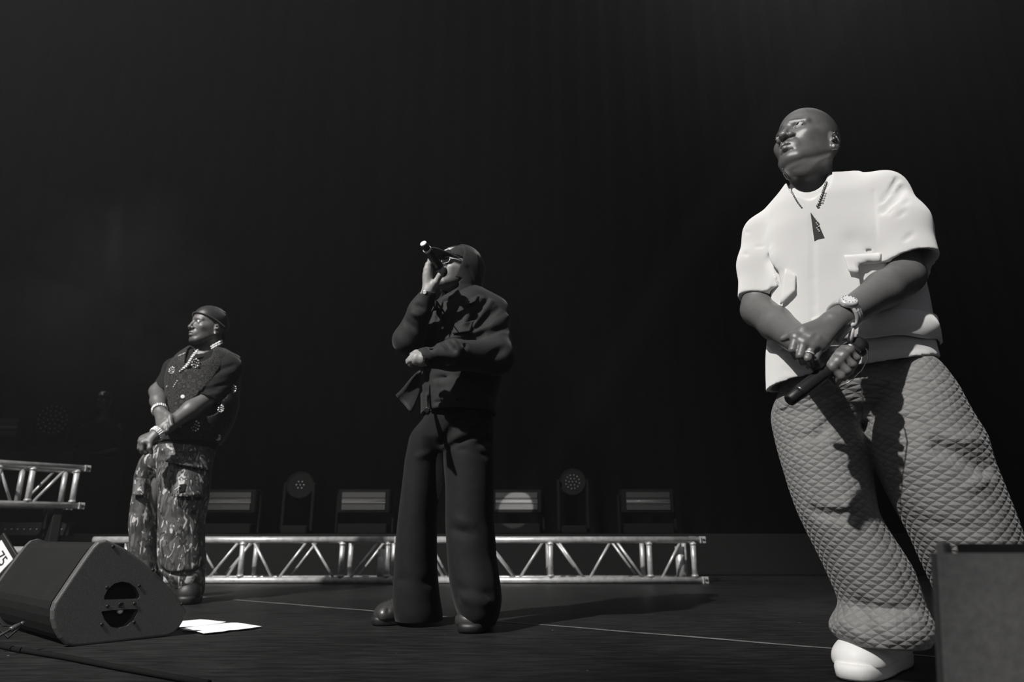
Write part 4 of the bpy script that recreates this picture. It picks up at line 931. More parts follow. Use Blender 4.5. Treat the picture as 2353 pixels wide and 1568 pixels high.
# ================================================================ the hooded man, centre
M_skinB = skin('brown_skin', g3(.25), g3(.27), g3(.045), .45, .5); M_jack = mat('black_twill', (.0135, .0135, .0138), .75, spec=.3, sheen=.12, noise=.15, nscale=60, bump=.15, bscale=900)
M_hood = mat('black_fleece', (.019, .019, .0193), .9, spec=.15, sheen=.2, noise=.2, nscale=90); M_trB = mat('black_canvas', (.0085, .0085, .0087), .8, spec=.2, sheen=.08, noise=.2, nscale=40); M_leather = mat('dark_leather', (.030, .030, .0295), .38, spec=.6, noise=.3, nscale=60)
M_capB = mat('black_cap_cotton', (.020, .020, .0203), .8, spec=.25, sheen=.15); M_lens = mat('dark_lens', .012, .05, spec=.8)
base = (-.12, 2.88, 0.0)
MB_, MBi = frame(W(1050, 622, 2.90), (-.76, -.62, .20), R(0), .0099)
hvB = head_vol(MBi, [(W(1062, 672, 2.93), .058), (W(1070, 720, 2.95), .07)], .19, chest=[(W(1070, 720, 2.95), W(1125, 735, 2.92), .06, .05), (W(1070, 720, 2.95), W(1010, 745, 2.96), .06, .05)])
hb, hbq = hvB.net(1); tB = head_tone(hb, .85, .9, .0); hbw = tf(MB_, hb)
bv_ = Vol((-.62, 2.40, .60), (.10, 3.10, 1.54), .0034)
shR, elRb, wrRb = W(1000, 730, 2.95), W(934, 778, 2.74), W(984, 672, 2.675); shLb, elLb, wrLb = W(1135, 720, 2.88), W(1130, 822, 2.74), W(972, 826, 2.585)
bv_.add(rc(shR, elRb, .046, .036)); bv_.add(rc(elRb, wrRb, .037, .028), .02); bv_.add(rc(elLb, wrLb, .044, .028)); 
mt_, mh_ = W(973, 560, 2.55), W(1021, 634, 2.715); mx_ = (mh_ - mt_) / np.linalg.norm(mh_ - mt_)
KB = [W(985, 609, 2.655), W(982, 620, 2.658), W(981, 632, 2.664), W(983, 643, 2.672)]
FB = [[W(988, 597, 2.695), W(1002, 602, 2.715), W(1008, 611, 2.70)], [W(985, 608, 2.70), W(1003, 612, 2.72), W(1010, 621, 2.70)], [W(985, 622, 2.705), W(1004, 623, 2.725), W(1012, 631, 2.705)], [W(987, 636, 2.71), W(1004, 634, 2.725), W(1012, 639, 2.71)]]
hand(bv_, wrRb, KB, FB, [W(1001, 650, 2.655), W(1011, 633, 2.645), W(1021, 617, 2.655)], rp=.0145, rf=.0098, k=.009)
KB2 = [W(962, 815, 2.585), W(957, 820, 2.575), W(955, 826, 2.575), W(956, 832, 2.582)]
FB2 = [[W(947, 817, 2.60), W(941, 824, 2.615), W(943, 831, 2.62)], [W(943, 823, 2.595), W(937, 829, 2.612), W(940, 835, 2.62)], [W(942, 829, 2.595), W(937, 834, 2.612), W(941, 839, 2.62)], [W(945, 834, 2.60), W(942, 839, 2.612), W(946, 842, 2.618)]]
hand(bv_, wrLb, KB2, FB2, [W(966, 811, 2.60), W(956, 811, 2.615), W(946, 815, 2.625)], rp=.0140, rf=.0088, k=.006)
bn = bv_.net(1)
cB = Vol((-.55, 2.60, .05), (.15, 3.15, 1.42), .016)
cB.add(rc(W(1070, 720, 2.95), W(1062, 840, 2.95), .11, .10)).add(rc(W(1062, 840, 2.95), W(1050, 960, 2.92), .10, .11), .03).add(rc(W(1070, 745, 2.95), shR, .06, .05), .03).add(rc(W(1070, 735, 2.95), shLb, .06, .05), .03).add(rc(shLb + [0, .02, 0], elLb + [0, .03, 0], .034, .030), .02)
cB.add(rc(W(1010, 985, 2.94), W(965, 1190, 2.95), .075, .055), .03).add(rc(W(965, 1190, 2.95), W(965, 1410, 3.0), .05, .04), .02).add(rc(W(1085, 985, 2.90), W(1080, 1190, 2.85), .075, .055), .03).add(rc(W(1080, 1190, 2.85), W(1095, 1420, 2.78), .05, .04), .02)
cBn = cB.net()
pB = person('man in a black hood, cap and dark jacket holding a microphone to his mouth', base, [(hbw, hbq), bn, cBn], M_skinB, [tB, np.zeros((len(bn[0]), 3)), np.zeros((len(cBn[0]), 3))])
eyes(MB_, pB)
# cap
kv = Vol((-10, -12.5, 0), (10, 11, 13.5), .28); kv.add(ell((0, -1.1, 3.4), (8.15, 10.1, 8.7))); kv.cut(ell((0, -1.1, 3.4), (7.7, 9.6, 8.2))); kv.keep((0, .12, -1), (0, 0, 2.9))
for x in (-1, 0, 1): kv.fold([(x * 7.2 * math.sin(q) * .8, -1 + 10.1 * math.cos(q) * (1 - abs(x) * .3), 3.4 + 8.7 * math.sin(q)) for q in (0.05, .5, 1.0, 1.5)] if x == 0 else [(x * 5.4, 6.2, 4), (x * 4.2, 5, 8.2), (x * 2, 2, 11.4), (0, -1, 12.1)], -.22, .22)
kn_ = kv.net(1); capo = wear('cap', tf(MB_, kn_[0]), kn_[1], M_capB, pB)
V = []; F = []; na, nb_ = 24, 8
for i in range(na + 1):
    t = -1.12 + 2.24 * i / na
    for j in range(nb_ + 1):
        b = j / nb_; x = 8.0 * math.sin(t); y = -1.1 + 9.95 * math.cos(t); ext = 7.2 * math.cos(t * 1.28) ** .55 if abs(t * 1.28) < 1.5 else .3
        V.append(tf(MB_, (x * (1 + .02 * b), y + ext * b, 3.3 + .6 * b * math.cos(t) - 2.3 * (math.sin(t) ** 2) * (.35 + .65 * b))))
for i in range(na):
    for j in range(nb_): F.append((i * (nb_ + 1) + j, (i + 1) * (nb_ + 1) + j, (i + 1) * (nb_ + 1) + j + 1, i * (nb_ + 1) + j + 1))
br = wear('brim', V, F, M_capB, pB); br.parent = capo; sd = br.modifiers.new('board', 'SOLIDIFY'); sd.thickness = .004; sd.offset = 0
tm = text_mesh('lettering', 'AA DE', 2.6, Matrix.Identity(4), mat('white_embroidery', .75, .7), .10, .25, .03)
co = np.zeros(len(tm.vertices) * 3); tm.vertices.foreach_get('co', co); co = co.reshape(-1, 3); u, v_, dz = co.T; z = 6.9 + v_ * .8; x = -u * 1.0
y = -1.1 + 10.1 * np.sqrt(np.clip(1 - (x / 8.15) ** 2 - ((z - 3.4) / 8.7) ** 2, .02, 1)) + .12 + dz; cw = tf(MB_, np.stack([x, y, z], 1)) - np.array(pB.location); tm.vertices.foreach_set('co', cw.astype(F32).ravel()); tm.flip_normals(); tm.update(); lt_ = link('lettering', tm, pB); lt_.parent = capo
# hood
hv_ = Vol((-17, -20, -22), (17, 9, 16), .42)
hv_.add(ell((0, -1.9, 1.5), (10.4, 11.1, 12.1))); hv_.add(rc((0, -6.5, 2), (0, -11.8, -6.5), 6.5, 3.6), 4); hv_.add(rc((0, -3, -9), (0, -4.5, -16), 9.2, 11.5), 4)
hv_.fold([(9, -2, 6), (8.6, -6, -2), (6, -10, -8)], .8, 1.5); hv_.fold([(-9, -2, 6), (-8.6, -6, -2), (-6, -10, -8)], .8, 1.5); hv_.fold([(9.4, 0, -2), (9, -5, -8), (5, -11, -10)], -.4, 1.2); hv_.fold([(-9.4, 0, -2), (-9, -5, -8), (-5, -11, -10)], -.4, 1.2); hv_.wrinkle(.3, .3, 4)
hv_.cut(ell((0, -1.4, 1.2), (9.2, 10.4, 11.0))); hv_.cut(rc((0, -.5, -8), (0, 0, -14), 7.6, 8.0), 1); hv_.keep((0, 1, .08), (0, 3.4, 0), (-17, -20, -9), (17, 7, 16)); hv_.keep((0, .8, .6), (0, 2.6, -9.5), (-17, -20, -22), (17, 9, -8))
hn_ = hv_.net(2); wear('hood', tf(MB_, hn_[0]), hn_[1], M_hood, pB)
# spectacles
def specs(M, p, m):
    g = None
    for sx in (-1, 1):
        c = np.array([3.35 * sx, 9.2 - .5, .1]); ol = [(2.6 * math.copysign(abs(math.cos(q)) ** .55, math.cos(q)), 1.55 * math.copysign(abs(math.sin(q)) ** .55, math.sin(q))) for q in np.linspace(0, 6.2832, 29)[:-1]]
        e1 = np.array([math.cos(.22), -sx * math.sin(.22), 0]); P = [tf(M, c + e1 * a + np.array([0, 0, 1]) * b) for a, b in ol]
        r_ = put(MB().tube(P + [P[0]], .0011, 6, cap=False).obj('spectacle_rim', m), p)
        if g is None: g = r_
        else: r_.parent = g
        L_ = put(MB().add(P, [tuple(range(28))]).obj('lens', M_lens), p); L_.parent = g
        put(MB().tube([tf(M, c + e1 * 2.6 * sx * 1 + [0, 0, .6]), tf(M, (7.4 * sx, 5.0, .9)), tf(M, (8.0 * sx, -1, .8))], .0014, 6).obj('temple', m), p).parent = g
    put(MB().tube([tf(M, (-.8, 9.2, .5)), tf(M, (0, 9.8, .8)), tf(M, (.8, 9.2, .5))], .0012, 6).obj('bridge', m), p).parent = g
    return g
specs(MB_, pB, M_jewel)
# jacket
jr = [prow(*r) for r in ((672, 1040, 1120, 2.95, .10), (690, 1010, 1150, 2.94, .14), (740, 972, 1166, 2.93, .175), (800, 965, 1168, 2.92, .185), (860, 966, 1160, 2.92, .185), (920, 968, 1146, 2.91, .185), (990, 968, 1140, 2.91, .185))]
jB = Vol((-.66, 2.42, .70), (.16, 3.24, 1.50), .0052); jB.add(zloft(jr))
jB.add(rc(W(1085, 705, 2.94), W(1132, 722, 2.88), .07, .075), .04); jB.add(rc(W(1132, 722, 2.87), W(1142, 822, 2.76), .072, .070), .03); jB.add(rc(W(1140, 818, 2.75), W(1040, 815, 2.62), .072, .056), .03); jB.add(rc(W(1040, 815, 2.62), W(972, 822, 2.585), .056, .040), .03)
jB.add(rc(W(1050, 712, 2.96), W(985, 735, 2.95), .06, .07), .04); jB.add(rc(W(985, 735, 2.94), W(938, 782, 2.76), .070, .062), .03); jB.add(rc(W(938, 782, 2.75), W(966, 715, 2.70), .062, .050), .02); jB.add(rc(W(966, 715, 2.70), W(983, 678, 2.68), .050, .040), .02)
for p_, amp, wd_ in (([(1105, 688), (1082, 712), (1068, 742)], .012, .014), ([(1120, 690), (1098, 716), (1080, 745)], -.012, .010), ([(1128, 694), (1108, 722), (1088, 752)], .013, .011), ([(1146, 708), (1112, 735), (1088, 758)], -.013, .010), ([(1165, 728), (1130, 748), (1085, 765)], .014, .012), ([(1165, 752), (1120, 772), (1080, 775)], -.012, .014), ([(1022, 784), (1035, 800), (1042, 802)], -.018, .012), ([(1020, 780), (1045, 775), (1075, 768)], .010, .012), ([(1046, 785), (1052, 800), (1060, 802)], .010, .010), ([(1068, 780), (1068, 798)], -.010, .010),
                     ([(1160, 800), (1130, 820)], -.010, .016), ([(1000, 870), (1085, 866)], -.010, .012), ([(1010, 880), (1100, 890)], .008, .014), ([(1075, 885), (1110, 905)], .008, .012), ([(1000, 925), (1060, 920), (1130, 926)], -.006, .006), ([(1095, 905), (1125, 925)], .010, .012), ([(1040, 832), (1000, 828)], -.008, .012), ([(950, 700), (975, 710)], -.008, .010), ([(930, 735), (955, 760)], -.010, .012), ([(944, 720), (968, 728)], .008, .010)):
    q = path(jB, p_)
    if len(q) > 1: jB.fold(q, amp * 1.5, wd_)
jB.wrinkle(.004, 20, 11)
for p_ in ([(980, 850), (978, 900), (977, 960)], [(1010, 705), (1000, 760), (990, 800)]):
    q = path(jB, p_)
    for a_, b_ in zip(q[:-1], q[1:]): jB.cut(rc(a_ + [0, -.01, 0], b_ + [0, -.01, 0], .016), .006)
dw = wrLb - W(1040, 815, 2.62); dw /= np.linalg.norm(dw); jB.keep(dw, W(964, 823, 2.588), W(950, 850, 2.5), W(985, 790, 2.7)); jB.cut(rc(wrLb - dw * .05, wrLb + dw * .06, .033, .036))
du = wrRb - W(966, 715, 2.70); du /= np.linalg.norm(du); ou = W(982, 668, 2.678); jB.keep(du, ou, ou - [.09, .09, .01], ou + [.09, .09, .10]); jB.cut(rc(ou - du * .05, ou + du * .05, .032, .036))
hz = W(1055, 954, 2.91)[2]; jB.keep((0, 0, -1), (0, 0, hz)); jB.cut(zloft([(z, x, y, a - .014, b - .014) for z, x, y, a, b in jr if z < 1.02])); jB.cut(rc(W(1042, 655, 2.93), W(1040, 700, 2.86), .062, .040))
jb = jB.net(1); joB = wear('jacket', *jb, M_jack, pB)
lay(jB, 'pocket_flap', [(1044, 744), (1088, 738), (1080, 762), (1040, 768)], M_jack, pB, 10, 5, .001, .010, .002)
lay(jB, 'collar', [(1070, 690), (1100, 680), (1092, 694), (1070, 704)], M_jack, pB, 6, 5, .006, .014, .003); lay(jB, 'collar', [(1002, 690), (1018, 694), (1012, 712), (990, 716)], M_jack, pB, 6, 5, .006, .014, .003)
# the open front panel, swinging out
q = [W(966, 852, 2.74), W(912, 906, 2.60), W(948, 946, 2.60), W(972, 900, 2.76)]; V = []; F = []
for i in range(9):
    for j in range(7):
        a, b = i / 8, j / 6; p = (np.array(q[0]) * (1 - b) + q[1] * b) * (1 - a) + (np.array(q[3]) * (1 - b) + q[2] * b) * a; V.append(p + np.array([0, .012 * math.sin(a * 5), .004 * math.sin(b * 6)]))
for i in range(8):
    for j in range(6): F.append((i * 7 + j, i * 7 + j + 1, (i + 1) * 7 + j + 1, (i + 1) * 7 + j))
fp = wear('jacket_front_panel', V, F, M_jack, pB); sd = fp.modifiers.new('cloth', 'SOLIDIFY'); sd.thickness = .008
def button(v, px, py, r, m, p):
    h = v.hit(px, py)
    if h is None: return
    n_ = v.nrm(h); put(MB().lathe([(-.002, r), (.002, r), (.003, r * .8), (.0024, r * .6)], h, n_, 16).obj('button', m), p)
button(jB, 981, 943, .012, M_rubber, pB); button(jB, 976, 672, .009, M_alu, pB); button(jB, 1017, 754, .006, M_alu, pB); button(jB, 971, 856, .006, M_chrome, pB)
# shirt inside, chain
sB = Vol((-.5, 2.55, .70), (.12, 3.2, 1.46), .008); sB.add(zloft([(z, x, y, a - .022, b - .022) for z, x, y, a, b in jr])); sB.cut(rc(W(1042, 650, 2.94), W(1038, 690, 2.84), .055, .04)); sB.keep((0, 0, -1), (0, 0, hz + .02)); wear('inner_shirt', *sB.net(1), M_void, pB)
q = path(sB, [(1020, 690), (1026, 694), (1034, 694), (1040, 690)], .006)
beads('necklace', q if len(q) > 2 else [W(1020, 690, 2.75), W(1030, 694, 2.74), W(1040, 690, 2.75)], .0045, M_jewel, pB, 1.1)
# trousers and boots
lC = [prow(*r) for r in ((950, 985, 1052, 2.93, .12), (1000, 940, 1030, 2.94, .12), (1060, 928, 1016, 2.95, .115), (1120, 923, 1010, 2.95, .11), (1200, 915, 1004, 2.96, .11), (1300, 907, 1006, 2.97, .115), (1370, 903, 1012, 2.98, .125), (1410, 905, 1018, 2.99, .13), (1432, 912, 1018, 3.0, .125))]
lD = [prow(*r) for r in ((950, 1020, 1128, 2.90, .12), (1000, 1018, 1134, 2.89, .125), (1060, 1018, 1138, 2.88, .125), (1120, 1022, 1137, 2.87, .12), (1200, 1022, 1136, 2.86, .115), (1280, 1028, 1142, 2.84, .12), (1340, 1034, 1152, 2.82, .13), (1380, 1040, 1156, 2.81, .13), (1420, 1052, 1148, 2.81, .12), (1440, 1075, 1138, 2.83, .10))]
tB_ = Vol((-.66, 2.64, .01), (.14, 3.18, .90), .0058); tB_.add(zloft(lC)); tB_.add(zloft(lD), .015); tB_.add(zloft([prow(*r) for r in ((900, 985, 1128, 2.91, .14), (970, 976, 1132, 2.91, .15), (1010, 965, 1134, 2.91, .13), (1040, 985, 1110, 2.91, .08))]), .02)
for p_, amp, wd_ in (([(1060, 962), (1035, 985), (1015, 1020)], -.012, .012), ([(1095, 975), (1050, 1005), (1018, 1030)], .010, .012), ([(1100, 1000), (1045, 1020), (1018, 1035)], -.012, .010), ([(1130, 1010), (1100, 1020)], -.014, .014), ([(1120, 1050), (1050, 1030)], -.006, .012), ([(1055, 1195), (1085, 1205)], .010, .016), ([(1040, 1215), (1080, 1230)], -.010, .018), ([(960, 1050), (985, 1042)], .006, .012), ([(1050, 1350), (1130, 1370)], -.007, .018), ([(1060, 1375), (1120, 1385)], .012, .016), ([(915, 1330), (990, 1340)], -.008, .02)):
    q = path(tB_, p_)
    if len(q) > 1: tB_.fold(q, amp * 1.3, wd_)
tB_.wrinkle(.004, 15, 21); wear('trousers', *tB_.net(1), M_trB, pB)
shoe(pB, W(952, 1432, 3.02), W(858, 1425, 2.96), .115, .072, M_leather, M_rubber, .026, lace=M_rubber)
shoe(pB, W(1106, 1440, 2.98), W(1080, 1450, 2.71), .135, .085, M_leather, M_rubber, .028, lace=M_rubber)
micB, ax_ = microphone('black microphone with a pale tail cap raised to the hooded man\'s mouth', mt_, mh_, cap=M_blackmetal, ballr=.025)
MB().lathe([(-.004, .010), (-.002, .0135), (.006, .0135), (.007, .0125)], (0, 0, 0), ax_, 20).obj('tail_cap', M_white, micB); MB().lathe([(.030, .0172), (.033, .0182), (.037, .0182), (.040, .0172)], (0, 0, 0), ax_, 24).obj('colour_ring', M_chrome, micB)
# ================================================================ the man in camouflage trousers, left
M_skinC = skin('dark_brown_skin', g3(.115), g3(.16), g3(.03), .40, .6); M_skinC2 = None
M_blk = mat('black_cotton', (.011, .011, .0112), .85, spec=.2, sheen=.15, noise=.2, nscale=50, bump=.1, bscale=600); M_rag = mat('black_satin', (.022, .022, .0225), .42, spec=.5, sheen=.3)
def monogram(name):
    m = mat(name, (.02, .02, .02), .75, spec=.3, sheen=.2); n, l = nodes_of(m); b = n['Principled BSDF']; tc = n.new('ShaderNodeTexCoord'); vo = n.new('ShaderNodeTexVoronoi'); vo.inputs['Scale'].default_value = 34; vo.inputs['Randomness'].default_value = .35; l.new(tc.outputs['Object'], vo.inputs['Vector'])
    w_ = n.new('ShaderNodeMath'); w_.operation = 'PINGPONG'; w_.inputs[1].default_value = .16; l.new(vo.outputs['Distance'], w_.inputs[0]); r = n.new('ShaderNodeMapRange'); r.inputs[1].default_value = .095; r.inputs[2].default_value = .15; l.new(w_.outputs[0], r.inputs[0])
    x = n.new('ShaderNodeMix'); x.data_type = 'RGBA'; x.inputs[6].default_value = (.010, .010, .0102, 1); x.inputs[7].default_value = (.055, .055, .054, 1); l.new(r.outputs[0], x.inputs[0]); l.new(x.outputs[2], b.inputs['Base Color']); return m
M_vest = monogram('monogram_jacquard')
def camo(name):
    m = mat(name, (.05, .05, .05), .55, spec=.45); n, l = nodes_of(m); b = n['Principled BSDF']; tc = n.new('ShaderNodeTexCoord'); col = None
    for i, (sc_, thr, wd_, c, off) in enumerate(((8, .52, .03, .075, 0), (10, .57, .02, .13, 4), (10, .60, .015, .46, 9), (14, .62, .012, .018, 15))):
        mp = n.new('ShaderNodeMapping'); mp.inputs['Location'].default_value = (off, off * .7, off * 1.3); mp.inputs['Rotation'].default_value = (.3 * i, R((-25, 20, 30, -35)[i]), .5 * i); mp.inputs['Scale'].default_value = (2.1, 2.1, .95); l.new(tc.outputs['Object'], mp.inputs[0])
        t = n.new('ShaderNodeTexNoise'); t.inputs['Scale'].default_value = sc_; t.inputs['Detail'].default_value = 1.5; t.inputs['Distortion'].default_value = 2.2; l.new(mp.outputs[0], t.inputs['Vector'])
        r = n.new('ShaderNodeMapRange'); r.inputs[1].default_value = thr; r.inputs[2].default_value = thr + wd_; l.new(t.outputs[0], r.inputs[0])
        x = n.new('ShaderNodeMix'); x.data_type = 'RGBA'; l.new(r.outputs[0], x.inputs[0]); x.inputs[7].default_value = (c, c, c * .98, 1)
        if col is None: x.inputs[6].default_value = (.045, .045, .046, 1)
        else: l.new(col, x.inputs[6])
        col = x.outputs[2]
    l.new(col, b.inputs['Base Color']); return m
M_camo = camo('brushstroke_camouflage')
base = (-1.85, 3.92, 0.0)
MC, MCi = frame(W(478, 750, 3.90), (-.60, -.80, .03), R(-2), .0106)
hvC = head_vol(MCi, [(W(484, 792, 3.94), .058), (W(478, 830, 3.96), .07)], .20, jaw=.95, chest=[(W(478, 826, 3.96), W(525, 838, 3.92), .06, .05), (W(478, 826, 3.96), W(415, 845, 3.96), .06, .05), (W(470, 830, 3.95), W(450, 880, 3.92), .09, .10)])
hc, hcq = hvC.net(1); tC = head_tone(hc, .45, .8, .0); hcw = tf(MC, hc)
shRc, elRc, wrRc = W(404, 845, 3.97), W(361, 900, 3.86), W(367, 945, 3.72); shLc, elLc, wrLc = W(524, 842, 3.93), W(480, 912, 3.84), W(358, 1000, 3.62)
vC = Vol((-2.32, 3.44, .50), (-1.50, 4.08, 1.30), .0042)
vC.add(rc(shRc, elRc, .042, .040)); vC.add(rc(elRc, elRc * .5 + wrRc * .5, .041, .042), .02); vC.add(rc(elRc * .5 + wrRc * .5, wrRc, .041, .031), .02)
vC.add(rc(shLc, elLc, .052, .046)); vC.add(rc(elLc, elLc * .65 + wrLc * .35, .048, .048), .02); vC.add(rc(elLc * .65 + wrLc * .35, wrLc, .047, .031), .02)
K1 = [W(391, 962, 3.655), W(384, 972, 3.645), W(375, 978, 3.645), W(366, 978, 3.655)]
F1 = [[W(394, 978, 3.63), W(391, 988, 3.645), W(384, 993, 3.665)], [W(384, 990, 3.62), W(380, 998, 3.64), W(373, 1000, 3.66)], [W(374, 995, 3.62), W(371, 1002, 3.64), W(366, 1003, 3.66)], [W(366, 992, 3.635), W(364, 999, 3.65), W(360, 1000, 3.665)]]
hand(vC, wrRc, K1, F1, [W(383, 952, 3.68), W(391, 958, 3.655), W(392, 971, 3.635)], rp=.0155, rf=.0108, k=.010, sc_=1.0)
K2 = [W(329, 1018, 3.575), W(324, 1014, 3.585), W(326, 1009, 3.60), W(331, 1006, 3.615)]
F2 = [[W(326, 1034, 3.575), W(334, 1042, 3.59), W(341, 1040, 3.605)], [W(320, 1030, 3.585), W(327, 1040, 3.60), W(335, 1038, 3.615)], [W(320, 1024, 3.60), W(326, 1034, 3.615), W(333, 1032, 3.63)], [W(324, 1018, 3.62), W(328, 1027, 3.63), W(334, 1026, 3.64)]]
hand(vC, wrLc, K2, F2, [W(345, 1017, 3.585), W(344, 1030, 3.575), W(348, 1041, 3.585)], rp=.0155, rf=.0108, k=.010)
nC = vC.net(1)
cC = Vol((-2.3, 3.6, .05), (-1.45, 4.15, 1.36), .018)
cC.add(rc(W(470, 840, 3.96), W(465, 930, 3.96), .11, .10)).add(rc(W(465, 930, 3.96), W(430, 1030, 3.94), .10, .11), .03).add(rc(W(470, 840, 3.96), shRc, .06, .05), .03).add(rc(W(470, 840, 3.96), shLc, .06, .05), .03)
cC.add(rc(W(400, 1040, 3.97), W(338, 1180, 4.0), .07, .055), .03).add(rc(W(338, 1180, 4.0), W(335, 1330, 4.02), .05, .04), .02).add(rc(W(425, 1050, 3.9), W(420, 1180, 3.88), .075, .055), .03).add(rc(W(420, 1180, 3.88), W(432, 1360, 3.9), .05, .04), .02)
cCn = cC.net()
pC = person('man in camouflage cargo trousers, dark vest and head wrap behind the wedge monitor', base, [(hcw, hcq), nC, cCn], M_skinC, [tC, np.zeros((len(nC[0]), 3)), np.zeros((len(cCn[0]), 3))])
eyes(MC, pC, look=(.1, .95, -.25))
# head wrap
kv = Vol((-10, -14, -6), (10, 11, 13.5), .26); kv.add(ell((0, -1.2, 3.6), (7.95, 9.95, 8.45))); kv.add(ell((0, -9.3, 1.5), (3.0, 2.6, 3.2)), 2.0); kv.cut(ell((0, -1.2, 3.6), (7.45, 9.4, 7.95))); kv.keep((0, .42, -1), (0, 7.8, 5.6))
for i in range(7):
    a = -.9 + .3 * i; kv.fold([(7.9 * math.sin(a) * .9, -1.2 + 1.5, 3.6 + 8.3 * math.cos(a) * .97), (7.4 * math.sin(a * .9), -6.5, 3.4 + 6.9 * math.cos(a * .9)), (3.5 * math.sin(a), -10.3, 3.2 + 1.5 * math.cos(a))], .35 if i % 2 else -.35, .5)
kn_ = kv.net(1); rag = wear('head_wrap', tf(MC, kn_[0]), kn_[1], M_rag, pC)
put(MB().tube([tf(MC, q) for q in ((2.4, -10.6, .5), (3.4, -12.2, -2.5), (2.8, -11.8, -6.5))], [.012, .016, .008], 8).obj('wrap_tail', M_rag), pC).parent = rag
put(MB().tube([tf(MC, (8.2 * math.sin(t), -1.2 + 10.0 * math.cos(t), 5.3 + .42 * (10.0 * math.cos(t) - 9.0))) for t in np.linspace(-2.3, 2.3, 30)], .005, 8).obj('wrap_band', M_rag), pC).parent = rag
earpiece(MC, pC, -1)
# T-shirt sleeves and vest
vr = [prow(*r) for r in ((800, 440, 515, 3.95, .10), (818, 412, 538, 3.94, .14), (845, 392, 546, 3.93, .165), (880, 384, 547, 3.93, .17), (930, 376, 546, 3.93, .17), (980, 368, 528, 3.94, .17), (1028, 364, 498, 3.95, .165), (1070, 364, 494, 3.95, .165))]
ts = Vol((-2.36, 3.62, .70), (-1.46, 4.22, 1.40), .0062); ts.add(zloft([(z, x, y, a - .012, b - .012) for z, x, y, a, b in vr]))
ts.add(rc(W(500, 838, 3.93), W(526, 848, 3.90), .062, .068), .03); ts.add(rc(W(526, 848, 3.90), W(474, 930, 3.83), .070, .076), .03); ts.add(rc(W(430, 842, 3.96), W(402, 850, 3.95), .06, .062), .03); ts.add(rc(W(402, 850, 3.95), W(362, 925, 3.86), .066, .064), .03)
for p_, amp, wd_ in (([(535, 840), (505, 850), (480, 862)], -.012, .012), ([(538, 855), (500, 866)], .010, .012), ([(540, 875), (490, 892), (458, 900)], -.012, .012), ([(500, 905), (462, 912)], .008, .010), ([(505, 895), (470, 905)], -.008, .010)):
    q = path(ts, p_)
    if len(q) > 1: ts.fold(q, amp, wd_)
ts.wrinkle(.004, 18, 31)
d1 = W(474, 930, 3.83) - W(526, 848, 3.90); d1 /= np.linalg.norm(d1); o1 = W(477, 920, 3.838); ts.keep(d1, o1, o1 - [.15, .14, .16], o1 + [.14, .12, .05]); ts.cut(rc(o1 - d1 * .06, o1 + d1 * .05, .058, .064))
d2 = W(362, 925, 3.86) - W(402, 850, 3.95); d2 /= np.linalg.norm(d2); o2 = W(367, 903, 3.875); ts.keep(d2, o2, o2 - [.12, .12, .14], o2 + [.045, .10, .04]); ts.cut(rc(o2 - d2 * .03, o2 + d2 * .05, .046, .048))
ts.cut(rc(W(478, 782, 3.97), W(464, 802, 3.84), .060, .050)); hz1 = W(430, 1036, 3.95)[2]; ts.keep((0, 0, -1), (0, 0, hz1)); ts.cut(zloft([(z, x, y, a - .028, b - .028) for z, x, y, a, b in vr if z < 1.0]))
wear('t_shirt', *ts.net(1), M_blk, pC)
vv = Vol((-2.36, 3.62, .70), (-1.46, 4.22, 1.42), .0062); vv.add(zloft([(z, x, y, a + .002, b + .004) for z, x, y, a, b in vr])); vv.add(rc(W(490, 818, 3.96), W(534, 832, 3.93), .055, .050), .03); vv.add(rc(W(445, 826, 3.97), W(408, 838, 3.96), .055, .050), .03)
vv.wrinkle(.0035, 16, 37)
vv.cut(rc(W(478, 775, 3.98), W(460, 812, 3.80), .074, .066)); vv.cut(rc(W(450, 812, 3.84), W(424, 858, 3.70), .050, .010))
qv = path(vv, [(426, 862), (424, 905), (418, 960), (410, 1030)])
for a_, b_ in zip(qv[:-1], qv[1:]): vv.cut(rc(a_ + [0, -.01, 0], b_ + [0, -.01, 0], .014), .006)
vv.cut(rc(W(527, 852, 3.895), W(474, 930, 3.83), .076, .082)); vv.cut(rc(W(402, 852, 3.95), W(362, 925, 3.86), .070, .068)); hz2 = W(430, 1020, 3.95)[2]; vv.keep((0, 0, -1), (0, 0, hz2)); vv.cut(zloft([(z, x, y, a - .012, b - .010) for z, x, y, a, b in vr if z < 1.25]))
vn = vv.net(1); wear('vest', *vn, M_vest, pC)
def flower(px, py, r, n_=9, dens=1):
    h = vv.hit(px, py); h2 = ts.hit(px, py); h = h2 if h is None or (h2 is not None and h2[1] < h[1]) else h
    if h is None: return
    g = MB(); a = np.array([.9, -.2, 0]); b = np.array([0, -.1, 1.0]); o = h + [0, -.006, 0]
    for i in range(n_): g.ball(o + r * (math.cos(i * 6.2832 / n_) * a + math.sin(i * 6.2832 / n_) * b), .0034 + .0012 * (i % 3), 6)
    for i in range(4): g.ball(o + r * .42 * (math.cos(i * 1.57 + .4) * a + math.sin(i * 1.57 + .4) * b), .0032, 6)
    put(g.obj('rhinestone_flower', M_jewel), pC)['kind'] = 'stuff'
for q in ((450, 836, .024), (396, 852, .018), (450, 980, .026), (537, 895, .020), (509, 940, .018), (502, 1006, .015)): flower(*q)
for pts in ([(411, 818), (418, 815), (425, 812)], [(399, 889), (403, 882), (407, 876)], [(383, 890), (384, 888)]):
    q = path(vv, pts, .005)
    if len(q) > 1: beads('rhinestone_row', q, .0042, M_jewel, pC, 1.2)
button(vv, 420, 912, .011, M_white, pC)
